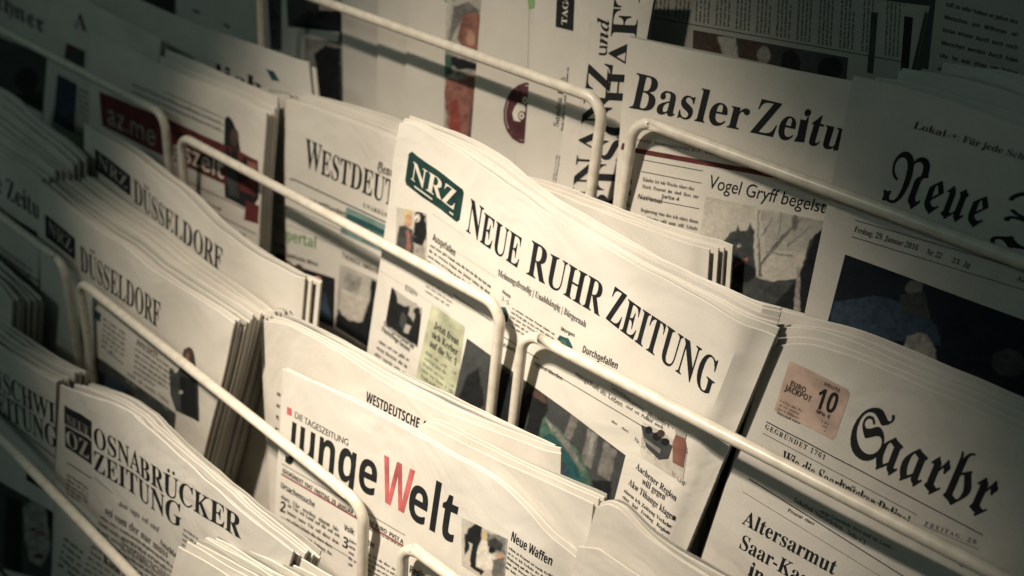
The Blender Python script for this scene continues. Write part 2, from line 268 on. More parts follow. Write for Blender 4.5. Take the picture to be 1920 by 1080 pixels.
-211,0,-204,316,-29,0,4,-241,14,-28,11,-8,60,-13,0,-26,13,271,348,68,2,57,19,21,16,26,47,9,68,-7,62,-22,45,-37,26,-70,8,-26,-6,-13,-14,-6,-47,0,83,581,1,58,64,
-16,0,251,29,0,30,-95,20,-36,23,-30,56,-39,71,-13,51,8,21,10,32,30,10,19,8,44,-5,31,-15,28,-25,25,-203,112,-52,47,-18,26,-13,28,-10,64,6,57,20,49,50,55,70,33,
87,4,139,-30,21,8,10,24,28,0,0,-219,-25,0,-29,76,-45,59,-36,29,-40,17,-65,4,-41,-13,-16,-12,-22,-31,-8,-38,7,-36,34,-42,38,-25,174,-86,42,-30,29,-32,25,-54,8,
-63,-8,-60,-22,-52,-17,-23,-44,-37,-87,-34,-108,-5,-123,31,-23,-7,-12,-27,0,84,630,1,24,137,0,0,26,46,5,29,15,19,49,1,550,-81,-11,-54,-33,-37,-55,-17,-73,-27,0,
0,205,595,0,0,-206,-25,0,-18,76,-37,54,-56,32,-83,11,1,-551,19,-49,28,-14,48,-5,0,-26,0,85,733,1,43,369,-19,-64,4,-55,11,-45,20,-35,27,-27,34,-19,43,-11,52,-9,
433,-13,26,-12,9,-57,13,0,25,336,0,0,-25,-65,-14,-13,-13,-7,-18,-2,-441,17,-66,34,-44,24,-13,63,-11,77,13,54,38,33,64,11,89,-1,349,-18,45,-28,14,-48,8,0,25,217,
0,0,-25,-52,-17,-21,-34,-8,-404,-12,-61,-20,-50,-27,-39,-37,-29,-44,-21,-54,-13,0,86,637,1,24,316,-19,-258,603,-34,52,-45,17,0,25,335,0,0,-25,-55,-5,-20,-10,
-11,-17,0,-20,157,-388,142,386,0,22,-10,17,-20,9,-52,6,0,25,213,0,0,-25,-28,-4,-22,-12,-29,-44,-237,-612,0,87,910,1,37,254,-16,-212,617,-27,42,-38,10,0,25,292,
0,0,-25,-38,-6,-14,-9,-7,-38,10,-45,112,-327,116,297,-34,98,-26,21,-47,9,0,25,313,0,0,-25,-52,-10,-13,-12,-3,-25,120,-359,110,347,0,23,-8,18,-16,11,-43,7,0,25,
180,0,0,-25,-36,-16,-30,-53,-199,-600,-27,0,-167,476,-187,-476,0,88,701,1,47,17,0,0,26,32,5,30,13,28,23,181,243,-184,283,-44,49,-39,11,0,25,342,0,0,-25,-47,-2,
-18,-7,-11,-11,-4,-15,10,-28,101,-159,85,125,24,48,-2,28,-13,11,-52,10,0,25,246,0,0,-25,-65,-13,-51,-41,-148,-205,206,-323,34,-37,33,-8,0,-26,-336,0,0,26,60,9,
13,11,3,26,-22,46,-97,154,-107,-152,-19,-40,4,-31,14,-13,23,-7,32,-3,0,-26,0,89,634,1,33,151,0,0,26,59,13,11,8,14,28,4,191,-183,333,-35,40,-41,13,0,26,328,0,0,
-26,-60,-8,-12,-11,-3,-21,137,-276,126,209,22,49,-4,33,-14,14,-23,8,-38,3,0,26,215,0,0,-26,-35,-12,-39,-42,-181,-295,5,-228,13,-28,11,-8,60,-13,0,-26,0,90,658,
1,21,30,0,0,16,381,624,-152,-4,-69,-19,-50,-42,-26,-45,-23,-59,-25,0,19,207,520,0,0,-18,-377,-617,177,3,82,24,33,21,28,28,43,76,15,49,25,0,-25,-244,0,97,512,2,
49,379,-15,-33,4,-25,13,-16,21,-7,29,-35,-28,-38,-21,-40,-12,-43,-4,-47,8,-19,9,-29,29,-15,39,2,54,12,28,20,26,65,43,165,60,-1,96,-9,30,-18,20,-48,11,-28,-2,
-33,-16,-3,-18,24,-41,3,-19,-5,-24,-14,-19,-22,-13,-27,-4,-39,10,-23,30,-2,45,12,31,40,39,38,19,47,12,103,2,75,-20,26,-17,19,-22,22,-61,5,-288,3,-8,12,-5,24,11,
13,-21,-52,-42,11,225,50,34,11,37,33,0,158,-53,-18,-37,-28,-22,-36,-8,-45,3,-33,9,-23,16,-14,0,98,537,2,25,64,-17,-1,616,-8,39,-16,11,-27,5,0,24,194,0,0,-263,
55,44,33,11,61,2,68,-27,50,-56,23,-50,13,-92,-7,-72,-9,-32,-28,-59,-40,-46,-50,-34,-57,-17,-65,2,-33,10,-64,43,-77,-59,15,272,21,45,13,28,39,15,68,5,97,-5,80,
-16,56,-28,32,-42,11,-43,-15,-16,-19,-9,-23,4,-293,13,-26,20,-15,0,99,437,1,41,232,-15,-54,8,-25,9,-46,31,-36,42,-35,84,-5,99,6,34,23,61,58,71,52,32,28,11,30,6,
66,0,56,-15,40,-31,20,-39,-1,-48,-12,-19,-20,-13,-25,-4,-26,4,-19,13,-11,22,-2,61,-10,29,-32,9,-37,-10,-27,-31,-16,-51,-3,-122,19,-83,36,-56,50,-28,56,-1,50,25,
24,22,20,-17,-40,-46,-45,-33,-51,-19,0,100,551,2,31,208,-15,-49,8,-43,23,-37,36,-27,47,-17,56,-6,64,6,72,19,63,47,71,42,31,48,16,59,-2,31,-10,51,-43,-4,206,-21,
23,-45,8,0,24,213,0,1,-583,4,-26,9,-15,37,-13,0,-25,-88,-8,-106,-23,0,73,-23,-32,-29,-23,-33,-13,17,255,42,23,5,23,15,19,22,12,29,0,247,-8,23,-17,19,-22,12,-26,
4,-40,-11,-25,-35,-14,-60,-5,-84,4,-82,14,-59,25,-34,0,101,448,2,30,229,-15,-55,8,-25,9,-63,50,-42,79,-15,103,15,96,44,76,65,51,26,9,55,8,77,-14,32,-18,28,-25,
22,-31,15,-37,10,-43,3,-59,-247,0,8,-80,24,-58,38,-35,53,-11,29,4,27,12,49,49,22,-20,-40,-54,-45,-38,-52,-23,9,173,286,127,0,-7,110,-13,29,-11,10,-29,7,-29,-9,
-21,-26,-13,-43,0,102,318,1,40,22,0,0,24,31,6,19,16,6,63,0,303,-54,0,0,50,54,0,3,101,9,33,15,29,47,43,31,13,76,11,30,-2,49,-14,34,-27,18,-35,-2,-47,-22,-28,-20,
-9,-25,0,-21,7,-16,14,-9,31,19,60,-7,14,-33,3,-20,-10,-13,-50,-1,-137,83,0,0,-50,-83,0,1,-336,14,-38,23,-10,39,-4,0,-24,0,103,487,3,52,217,-209,-46,2,-72,14,
-50,27,-25,35,-3,20,5,23,15,20,61,30,-50,37,-13,22,-4,24,7,35,37,44,73,40,-52,26,-37,34,-23,42,-7,50,7,44,19,39,31,31,41,24,48,15,84,4,84,-20,125,0,0,-54,-73,0,
26,-45,9,-51,-6,-41,-30,-53,-31,-27,-40,-18,-46,-10,-94,-3,-27,-18,-10,-27,4,-14,30,-17,148,-5,54,-10,38,-17,27,-24,14,-32,5,-42,-4,-34,-12,-30,-20,-27,-64,-40,
-44,-13,16,234,185,30,8,20,24,10,40,3,57,-3,57,-10,40,-20,23,-30,8,-30,-8,-19,-23,-11,-40,-4,-57,4,-57,11,-40,19,-24,14,239,-173,67,5,48,14,28,23,10,33,-5,22,
-16,14,-45,10,-182,1,-15,-12,-18,-29,-2,-16,8,-25,42,-29,0,104,567,1,39,27,0,0,24,33,8,12,14,6,37,-1,525,-5,23,-10,14,-34,10,0,23,192,0,0,-281,30,34,34,24,37,
14,41,5,57,-10,40,-30,25,-49,8,-70,3,-259,13,-23,33,-9,0,-24,-240,0,0,24,25,4,14,11,10,44,-2,276,-13,34,-33,11,-44,-13,-38,-41,1,-281,4,-23,10,-13,33,-9,0,-24,
0,105,295,2,16,150,539,-29,5,-24,17,-17,24,-5,29,5,30,17,24,24,17,29,5,29,-5,25,-17,16,-24,5,-30,-5,-29,-17,-24,-24,-17,14,27,0,0,24,34,9,11,12,6,38,-2,323,-12,
23,-34,8,1,25,190,0,1,-393,14,-36,32,-9,0,-24,0,106,312,2,16,158,541,-29,5,-24,16,-17,25,-5,29,6,30,16,24,24,17,29,5,30,-5,24,-17,17,-24,5,-30,-5,-29,-17,-24,
-24,-16,29,53,-209,-53,8,-44,22,-29,34,-10,41,4,25,12,19,20,13,38,3,31,-14,16,-28,-2,-28,-20,-39,8,-16,22,-5,27,6,18,33,4,55,-1,469,-11,35,-18,10,-32,4,0,24,
204,0,0,-494,-12,-77,-15,-31,-48,-44,-68,-22,0,107,534,1,38,26,0,0,24,26,5,16,10,10,44,0,525,-5,24,-8,13,-35,9,1,24,189,0,0,-427,118,118,23,35,-1,20,-10,7,-44,
6,0,25,208,0,0,-25,-55,-14,-26,-15,-102,-97,184,-260,21,-20,24,-7,0,-24,-246,0,0,24,34,6,7,23,-113,166,-22,-19,1,-131,4,-22,10,-14,33,-9,0,-24,0,108,297,1,14,
27,0,0,24,34,9,11,12,6,38,0,524,-13,38,-35,9,0,24,191,0,1,-609,14,-36,32,-9,0,-24,0,109,825,1,60,27,0,0,24,33,8,12,14,6,37,-1,308,-5,23,-10,15,-34,9,0,24,190,0,
0,-68,30,35,32,25,35,15,38,5,46,-5,36,-16,26,-27,16,-37,31,37,34,27,38,16,42,5,56,-10,40,-30,24,-49,8,-70,2,-259,13,-23,33,-9,0,-24,-236,0,0,24,24,4,14,11,10,
44,-2,276,-13,34,-33,11,-42,-13,-37,-38,1,-284,14,-36,32,-9,0,-24,-233,0,0,24,24,4,14,11,10,44,-2,275,-13,34,-33,12,-43,-13,-36,-41,1,-281,14,-36,31,-9,0,-24,0,
110,567,1,39,27,0,0,24,33,8,12,14,6,37,-1,308,-5,23,-10,15,-34,9,0,24,192,0,0,-64,30,33,33,24,38,14,41,5,57,-10,40,-30,25,-49,8,-70,3,-259,13,-23,33,-9,0,-24,
-240,0,0,24,25,4,14,11,10,44,-2,276,-13,34,-33,11,-44,-13,-38,-41,1,-281,4,-23,10,-13,33,-9,0,-24,0,111,501,2,24,251,-15,-32,2,-58,16,-26,14,-45,38,-46,78,-16,
96,16,98,46,78,45,38,26,13,28,10,61,8,61,-8,28,-9,26,-14,45,-37,46,-78,16,-99,-16,-98,-46,-78,-44,-37,-26,-14,-57,-15,18,251,17,36,10,14,13,14,29,9,52,3,108,-4,
110,-14,64,-23,32,-35,10,-37,-10,-23,-32,-13,-65,-4,-108,4,-108,9,-53,15,-29,13,-13,0,112,553,2,36,26,-207,0,23,28,6,19,20,5,63,-1,478,-8,39,-15,11,-25,6,0,23,
184,0,0,-71,25,37,30,26,35,16,66,3,46,-15,57,-51,27,-47,16,-58,6,-64,-6,-69,-30,-89,-51,-62,-22,-15,-48,-16,-61,2,-31,12,-28,19,-24,28,0,-153,6,-42,9,-17,14,
-11,45,-8,0,-24,15,291,42,39,12,26,34,15,60,5,82,-4,80,-13,59,-24,34,-39,11,-22,-4,-20,-12,-34,-48,0,-248,29,-45,20,-11,0,113,542,2,28,260,-207,0,24,49,8,20,23,
4,195,-55,-43,-67,-14,-50,7,-63,38,-45,65,-17,55,-4,100,14,67,29,59,40,46,50,33,27,11,61,8,34,-3,33,-11,63,-42,77,58,16,0,1,-616,5,-22,10,-14,35,-8,0,-24,15,
266,44,43,15,16,18,8,23,-4,294,-12,25,-21,15,-29,5,-43,-13,-29,-37,-16,-65,-5,-92,5,-84,16,-58,28,-34,0,114,428,1,31,27,0,0,24,34,9,11,12,6,38,-2,323,-13,24,
-33,7,1,25,186,0,0,-87,44,59,52,34,54,5,43,-20,16,-25,5,-32,-4,-26,-22,-29,-23,-9,-36,2,-15,10,-28,35,-22,8,-30,-15,-24,-45,-5,-41,1,-219,14,-29,57,-14,0,-24,0,
115,429,1,47,225,-15,-44,6,-72,22,-20,-6,-13,-20,-23,0,0,170,26,0,33,-79,36,-36,40,-18,38,-1,29,9,26,28,5,27,-3,20,-27,35,-121,64,-54,46,-24,55,1,51,20,53,19,
22,49,32,72,10,99,-21,15,5,11,16,20,0,0,-145,-23,0,-33,67,-48,37,-37,7,-28,-4,-21,-11,-16,-29,3,-33,20,-26,129,-69,37,-28,24,-33,12,-42,-2,-59,-8,-30,-32,-50,
-51,-32,0,116,340,1,25,184,-14,-28,2,-43,15,-15,13,-19,37,-7,53,0,309,-42,0,0,31,101,104,61,81,23,0,0,-169,94,0,0,-47,-94,0,2,-320,10,-26,23,-9,32,13,25,38,24,
-13,-26,-49,-34,-35,-40,-21,0,117,558,1,32,195,-15,-59,10,-22,13,-30,40,-14,59,-4,292,-14,29,-35,10,0,24,194,0,1,-364,7,-21,13,-15,31,-9,42,11,35,34,-3,303,-15,
28,-40,9,0,24,200,0,1,-374,10,-30,16,-9,27,-5,0,-25,-90,-8,-106,-26,0,75,-28,-31,-35,-24,-39,-15,0,118,456,1,20,212,-15,-161,399,-24,42,-31,11,0,25,248,0,0,-24,
-42,-7,-10,-23,83,-226,84,223,-3,14,-11,11,-42,8,0,24,151,0,0,-23,-33,-16,-27,-45,-156,-393,0,119,647,1,32,182,-15,-161,418,-17,25,-20,9,0,25,222,0,0,-25,-31,
-10,-4,-23,77,-215,66,161,-27,74,-10,9,-27,6,0,23,231,0,0,-25,-31,-7,-10,-21,60,-199,76,194,-6,23,-40,12,0,23,133,0,0,-23,-25,-9,-20,-34,-165,-411,-23,0,-98,
308,-124,-308,0,120,475,1,37,7,0,0,22,44,22,21,17,111,142,-133,208,-29,22,-15,4,0,25,245,0,0,-24,-31,-5,-11,-16,64,-111,75,102,-5,21,-44,9,0,24,164,0,0,-21,-42,
-20,-22,-19,-104,-128,143,-227,18,-19,19,-5,0,-23,-244,0,0,24,39,8,5,22,-70,116,-78,-111,2,-21,8,-9,38,-7,0,-22,0,121,447,1,40,78,-209,-35,6,-39,29,-14,49,10,
36,27,25,26,5,23,-4,19,-10,12,-18,8,-52,22,-2,21,19,24,36,27,83,-164,401,-22,34,-30,9,0,25,248,0,0,-25,-39,-6,-8,-8,-3,-17,85,-229,70,190,8,36,-3,19,-9,9,-40,6,
0,25,144,0,0,-25,-27,-11,-26,-47,-152,-415,-37,-86,-23,-38,-26,-26,-27,-15,0,122,436,1,18,19,0,0,21,231,407,-85,-1,-42,-12,-29,-24,-29,-69,-26,0,8,140,362,0,0,
-29,-222,-396,73,2,52,14,36,28,39,79,24,0,-12,-160,0,124,260,1,4,92,-230,76,0,0,912,-76,0,1,71,804,3,60,439,-23,-58,3,-103,26,-88,51,-69,71,-48,90,-15,51,-12,
112,9,99,12,46,35,82,24,35,57,54,66,34,36,8,56,2,58,-13,33,35,32,-24,-24,-29,44,-29,-21,-34,-43,27,-11,-30,8,-37,52,-95,9,-26,-11,-36,-26,-43,30,20,94,36,42,33,
13,20,0,17,-13,18,-83,76,-14,26,15,29,71,76,30,-25,-16,-28,34,-41,56,-45,13,-2,18,11,27,-28,-35,-32,-69,-86,-34,-28,56,-41,41,-49,24,-56,8,-63,-2,-39,-8,-37,
-29,-65,-22,-28,-55,-47,-69,-33,-39,-11,17,290,350,22,4,20,13,19,27,-4,40,-57,101,-10,40,16,31,70,86,-15,4,-39,-1,-18,-7,-33,-27,-40,-70,-18,-63,-10,-134,43,
-33,22,444,21,69,12,28,16,43,48,14,30,8,36,2,63,-9,44,-30,55,-44,36,-55,13,-40,-8,-68,-41,-43,-17,-71,6,-48,22,41,-138,26,-54,30,-44,33,-35,36,-24,38,-15,1,76,
619,1,78,394,-23,-95,18,-181,70,-42,-5,-39,-46,-27,15,94,171,22,8,55,-14,11,9,12,26,-4,40,-14,30,-87,122,-37,73,-4,48,9,39,30,57,46,50,56,35,64,20,98,4,86,-24,
48,-31,36,-39,14,-23,15,-51,0,-51,-13,-58,10,-15,-24,-26,-44,11,-41,-8,-28,-23,-5,-20,10,-25,33,-14,27,1,44,16,17,-37,-56,-22,-45,0,-22,4,-34,20,-21,30,-7,41,
21,76,-10,18,27,18,37,-5,24,4,19,14,12,18,4,22,-5,38,-27,47,-29,24,-36,18,-42,9,-55,-1,-52,-17,-21,-14,-17,-18,-19,-47,-2,-28,10,-45,99,-143,27,-67,0,-40,-15,
-39,-29,-32,-49,-40,122,-48,91,-24,49,12,50,46,24,-19,-135,-156,1,78,875,1,104,58,-24,-23,20,10,41,-1,26,-31,51,20,27,28,-10,40,-4,35,11,20,15,25,-19,-16,-57,
11,-34,19,-15,24,-7,47,3,28,12,25,20,20,28,17,39,12,50,7,63,-1,150,-23,122,-20,48,-25,36,-30,27,-34,16,-38,5,-51,-10,-41,-29,-16,-21,-18,-47,-1,-44,20,-51,24,
-32,31,-28,38,-22,42,-16,-14,-40,-87,36,-33,23,-47,57,-23,65,-1,65,14,55,46,69,69,47,85,16,55,-6,53,-19,48,-31,39,-42,37,44,44,32,51,19,57,6,44,-3,39,-10,33,
-17,27,-23,21,-29,16,-36,9,-40,3,-61,24,0,0,-33,-82,-24,-16,-12,-22,-35,-7,-49,1,-220,48,-46,20,7,46,35,25,-30,-135,-134,-30,0,-17,37,-60,39,-26,26,-7,26,5,280,
8,22,24,31,64,45,-2,64,-14,52,-27,36,-40,19,-51,-1,-58,-26,-30,-32,32,-110,8,-63,2,-107,-10,-72,-18,-68,-27,-60,-34,-52,-61,-56,-48,-23,-65,-6,-130,16,1,83,841,
1,99,440,-22,-58,3,-104,23,-88,45,-69,65,-48,84,-24,99,-1,88,24,99,51,92,48,55,58,45,84,42,102,27,80,0,62,-26,112,-71,34,-12,27,8,12,17,-2,23,-22,27,4,22,23,13,
26,-3,16,-22,6,-25,-4,-26,-12,-24,-56,-51,-81,-40,-41,-11,-19,2,-166,95,-67,12,-61,-7,-52,-22,-43,-35,-31,-45,-20,-57,-5,-97,13,-62,26,-57,42,-55,56,-51,61,-38,
65,-24,63,-12,52,-1,65,13,59,27,47,39,32,47,11,53,-7,51,-10,20,-28,31,-40,16,-35,1,-62,-19,-163,-83,-34,1,-87,79,-29,36,-18,36,-7,50,5,32,13,28,33,34,61,23,58,
-4,46,-28,39,-49,-37,-23,-40,46,-24,11,-43,3,-30,-11,-31,-34,-6,-28,6,-28,30,-30,31,-9,40,2,57,22,99,54,27,8,40,2,51,-16,51,-35,45,-50,23,-40,19,-70,-2,-66,-21,
-75,-43,-67,-59,-52,-74,-38,-85,-20,1,90,597,1,91,66,-204,-34,40,-12,48,14,47,24,24,112,53,10,18,30,0,20,-38,40,-38,34,-19,33,0,31,19,23,37,13,79,-7,62,-21,55,
-55,66,-49,31,-56,15,-59,-1,-29,-13,-10,-22,6,-21,-33,-19,-30,24,15,37,27,29,38,20,51,11,-50,14,-51,35,-8,10,33,29,58,-39,59,-13,57,11,32,20,25,27,24,52,5,39,
-2,34,-20,59,-39,44,-25,14,-27,8,-50,2,-36,-11,-47,-32,-34,-48,-16,-56,-44,0,9,46,16,42,22,35,30,31,35,25,42,17,49,11,87,1,61,-13,53,-26,59,-57,14,-24,15,-51,
-1,-62,-24,-61,-48,-52,-68,-36,-42,-11,80,-26,44,-31,34,-39,24,-46,12,-52,1,-55,-11,-51,-33,-65,-67,-63,-80,-38,-103,-24,-16,-16,-30,0,-37,49,-32,26,-22,5,-19,
-4,-19,-17,-7,-24,8,-28,22,-27,1,97,470,2,29,104,-23,-20,23,12,16,-38,59,-19,45,-12,47,-2,77,30,81,66,79,108,94,30,0,0,-10,44,-20,113,-35,0,-30,-24,-16,-6,-25,
1,-240,4,-14,15,-11,18,7,22,20,22,-21,-110,-126,-24,18,10,11,-56,36,-14,21,-5,39,10,196,94,73,52,0,223,-87,45,-23,-28,-13,-32,-8,-91,5,-57,15,-57,20,-41,1,98,
459,2,33,205,-23,-17,18,-44,22,-100,31,0,30,14,10,6,12,3,47,0,449,-5,42,-16,36,26,20,26,-34,19,-56,24,53,34,39,45,25,53,8,0,-30,-43,-9,-15,-9,-12,-12,-14,-36,
-5,-203,146,79,16,-29,-12,-8,91,-161,8,-28,3,-40,-18,-56,-45,-59,-140,-151,10,274,78,18,10,16,30,12,42,3,57,-26,79,-63,122,-50,-28,0,-278,56,-25,1,99,383,1,27,
185,-23,-24,18,14,16,-69,48,-25,28,-17,32,-6,38,1,200,8,25,13,15,134,101,29,11,20,-6,58,-40,25,12,20,-22,-66,-67,-23,-14,-91,64,-5,-7,-6,-41,5,-235,18,-25,49,
-27,42,10,44,33,19,-23,1,101,415,2,21,231,-23,-27,13,4,13,-39,15,-59,37,-34,43,-16,54,-2,186,7,31,16,19,178,121,22,0,99,-148,3,-15,-207,-160,1,-11,22,-39,50,
-28,57,2,55,36,20,-22,5,175,231,107,83,-74,117,-22,-18,-9,-21,1,104,461,1,49,222,-200,-24,17,78,124,42,114,11,90,-4,89,-26,80,-57,85,-55,-42,0,-235,5,-13,20,
-11,40,30,20,-22,-125,-129,-30,0,-12,22,-21,19,-47,21,0,30,21,10,12,41,0,479,-5,41,-16,34,26,20,27,-34,18,-56,24,53,34,39,45,25,53,8,0,-30,-43,-9,-15,-9,-12,
-12,-14,-36,-5,-233,146,109,21,-22,-10,-14,0,-11,53,-76,29,-68,11,-60,0,-55,-20,-103,-47,-106,-78,-113,1,107,466,2,51,117,-23,-12,22,-21,19,-47,21,0,30,21,10,
12,41,0,492,-5,31,-16,31,26,20,26,-33,19,-57,24,53,34,39,45,25,53,8,0,-30,-24,-3,-35,-16,-11,-13,-15,-37,-5,-227,178,108,19,-20,-7,-14,35,-82,4,-33,-19,-26,-59,
-45,24,-26,19,-34,30,-114,17,-18,17,17,22,-19,-114,-120,-25,17,13,15,-25,30,-8,20,-21,96,-15,31,-31,39,-54,-33,1,-71,18,-24,10,-2,24,21,21,-22,-113,-117,6,186,
234,106,71,13,19,-1,34,-28,57,-90,-55,1,108,282,1,31,182,-23,-27,13,10,15,-8,9,-120,49,0,30,14,9,7,16,3,45,0,446,-6,36,-15,29,26,20,26,-34,19,-56,24,53,34,39,
45,25,53,8,0,-30,-43,-9,-15,-9,-12,-12,-14,-36,-5,-51,1,-434,11,-21,56,-26,17,-1,29,21,22,-20,1,110,534,1,48,126,-23,-11,22,-20,19,-46,21,0,30,25,16,8,35,-1,
231,-4,22,-15,23,-19,-20,-22,20,102,113,24,-19,-4,-13,28,-18,16,-19,9,-24,3,-39,134,132,30,0,44,-43,50,-19,0,-30,-20,-16,-7,-27,4,-270,11,-8,12,1,36,30,22,-20,
-116,-130,-26,16,6,10,-52,34,-13,21,-4,30,1,277,-17,30,-15,10,-80,-77,2,-228,6,-15,25,-16,0,-30,-45,-21,-19,-19,-12,-22,1,111,459,2,17,213,-23,-26,20,-41,19,
-102,32,0,30,18,16,4,28,-4,278,269,109,15,-28,-14,-7,92,-159,11,-40,-1,-40,-22,-60,-57,-75,-112,-123,9,276,72,22,23,17,38,9,43,-1,52,-20,60,-74,140,-45,-18,0,
-298,1,114,372,1,38,195,-23,-26,16,11,16,-8,9,-113,45,0,30,17,17,5,15,0,226,-4,22,-15,23,-19,-20,-22,20,102,113,24,-19,-4,-13,28,-18,16,-19,9,-24,3,-39,53,83,
19,49,29,0,23,-46,34,-30,0,-38,-27,-28,-21,-48,-30,0,-11,42,-23,30,-46,-71,0,-169,10,-20,56,-29,19,3,32,27,22,-20,1,116,321,1,24,181,-23,-26,16,13,16,-64,29,
-49,14,0,30,17,17,6,35,0,262,-47,0,0,30,54,43,38,44,27,48,20,56,35,0,-10,-151,116,0,0,-70,-116,0,0,-273,65,-27,37,25,20,-22,1,117,537,1,49,162,-23,-27,13,5,10,
-7,7,-81,33,0,30,26,13,7,15,1,259,-10,31,-9,8,-23,-24,-22,20,106,117,24,-19,-4,-13,28,-18,16,-20,12,-54,1,-265,8,-23,22,-9,29,15,49,45,0,224,-8,31,-25,14,0,30,
56,30,20,32,30,0,12,-22,20,-18,45,-22,0,-30,-25,-16,-8,-35,2,-257,8,-12,11,-2,42,32,22,-20,-116,-130,-26,16,6,10,-42,24,-15,17,-8,24,-1,39,2,44,219,1,21,59,
-118,52,24,36,35,22,42,7,43,-5,40,-14,31,-23,19,-29,7,-24,-4,-18,-12,-13,-18,-4,-23,4,-23,10,-17,15,-11,20,-5,3,-29,-5,-31,-13,-28,-21,-21,2,45,323,1,4,283,267,
-243,0,0,-93,243,0,2,46,219,1,16,109,111,-23,-5,-19,-13,-13,-19,-5,-23,5,-23,13,-19,19,-13,23,-5,23,5,19,13,13,19,5,23,-5,23,-13,19,-19,13,2,48,572,2,30,285,
-10,-60,6,-52,18,-43,31,-34,43,-26,53,-19,63,-11,72,-4,81,13,155,25,82,18,33,47,54,30,19,73,22,43,3,60,-6,51,-18,43,-31,35,-42,27,-53,19,-63,11,-73,4,-82,-14,
-154,-25,-82,-17,-34,-47,-53,-30,-19,-34,-14,20,285,112,26,4,22,11,30,46,17,77,5,107,-5,107,-17,77,-30,47,-22,11,-26,4,-26,-4,-22,-11,-30,-47,-16,-77,-5,-107,5,
-107,16,-76,30,-47,22,-11,2,49,572,1,7,262,0,4,555,-134,-115,-73,91,230,183,124,0,0,-714,2,50,572,1,29,40,0,0,105,282,292,39,66,8,50,-6,38,-17,26,-28,16,-36,5,
-40,-5,-40,-14,-82,-54,-82,97,83,61,86,33,55,7,65,-1,87,-23,44,-30,46,-62,15,-76,-13,-83,-24,-49,-34,-48,-70,-75,-150,-142,0,-7,311,0,0,-127,2,51,572,1,54,244,
-10,-110,10,-96,29,0,128,97,-35,93,-12,69,7,25,9,34,27,10,19,8,45,-4,28,-11,23,-35,25,-38,10,-138,6,0,116,113,3,43,10,29,14,18,20,9,23,3,26,-6,34,-31,35,-65,12,
-69,-10,-83,-42,-70,104,71,39,57,20,67,10,90,-2,87,-22,36,-19,28,-25,20,-29,12,-34,4,-38,-11,-66,-14,-28,-43,-44,-86,-43,76,-18,55,-34,33,-49,8,-30,1,-64,-6,
-29,-22,-52,-18,-24,-47,-39,-64,-28,-38,-9,2,52,572,2,11,322,0,0,148,-305,0,0,105,313,461,139,0,0,-449,86,0,0,-117,-86,0,0,-148,3,150,265,172,0,6,276,2,53,572,
1,37,241,-10,-105,10,-87,29,0,130,64,-25,76,-18,47,-3,59,7,44,21,15,15,18,43,2,27,-9,47,-27,34,-44,20,-77,7,-94,-16,-60,32,27,364,387,0,0,-128,-255,0,-13,-140,
74,10,78,-6,55,-19,46,-31,35,-42,12,-25,15,-60,-2,-89,-14,-49,-22,-42,-32,-36,-40,-30,-49,-20,-58,-13,2,54,572,2,43,296,-10,-69,8,-63,26,-53,42,-41,61,-26,78,
-9,98,5,92,16,88,32,82,31,47,41,41,52,33,62,23,76,12,139,-6,0,-121,-86,10,-79,-7,-32,-9,-26,-12,-42,-34,-15,-21,-21,-50,-14,-90,6,0,40,46,61,31,54,6,45,-4,39,
-11,35,-18,30,-26,24,-33,17,-38,11,-45,-1,-106,-12,-49,-21,-42,-28,-36,-36,-29,-42,-21,-47,-12,16,293,111,40,8,32,23,21,38,7,56,-6,46,-18,36,-30,23,-43,7,-45,
-8,-35,-23,-23,-33,-8,-35,7,-49,20,-44,34,-33,2,55,572,1,7,111,0,268,587,-352,0,0,127,512,0,0,-95,-270,-619,2,56,572,3,41,286,-10,-106,13,-43,16,-36,22,-29,28,
-21,33,-12,37,-4,42,10,67,13,28,38,45,76,52,-64,52,-32,43,-11,25,-8,59,2,27,16,48,31,38,43,28,51,19,86,11,87,-11,51,-19,42,-28,30,-38,10,-23,8,-53,-9,-58,-12,
-25,-35,-42,-72,-49,73,-46,44,-45,28,-56,5,-45,-8,-55,-10,-25,-13,-23,-38,-39,-80,-39,14,286,440,47,28,24,23,15,49,-6,31,-18,23,-28,14,-35,5,-34,-5,-27,-14,-19,
-23,-6,-31,15,-48,25,-23,15,284,101,49,6,35,18,21,28,7,36,-4,25,-20,33,-31,27,-62,37,-75,-51,-22,-32,-7,-38,7,-35,21,-29,34,-19,2,57,572,2,44,178,-10,-96,7,0,
121,64,-9,64,1,37,5,59,22,41,33,27,45,16,54,7,62,-6,0,-24,-32,-31,-27,-43,-18,-60,-6,-43,4,-39,11,-34,18,-30,26,-24,33,-17,38,-14,96,4,55,12,49,21,42,29,36,35,
29,42,21,47,12,53,4,70,-8,62,-25,53,-43,41,-60,15,-38,11,-41,9,-98,-14,-151,-39,-110,-31,-48,-41,-41,-52,-33,-62,-23,16,275,364,46,8,34,24,23,32,8,35,-7,49,-20,
45,-34,32,-47,12,-40,-7,-32,-23,-21,-39,-7,-56,6,-46,18,-36,30,-22,2,58,219,2,16,109,458,-23,-5,-19,-13,-13,-19,-5,-23,5,-23,13,-19,19,-13,23,-5,23,5,19,13,13,
19,5,23,-5,23,-13,19,-19,13,16,109,111,-23,-5,-19,-13,-13,-19,-5,-23,5,-23,13,-19,19,-13,23,-5,23,5,19,13,13,19,5,23,-5,23,-13,19,-19,13,2,65,690,2,8,0,0,252,
717,185,0,253,-717,-163,0,-52,170,-260,0,-52,-170,3,253,297,186,0,-94,309,2,66,672,3,26,90,0,0,714,289,-2,108,-20,41,-18,32,-24,23,-31,13,-39,3,-76,-14,-52,-28,
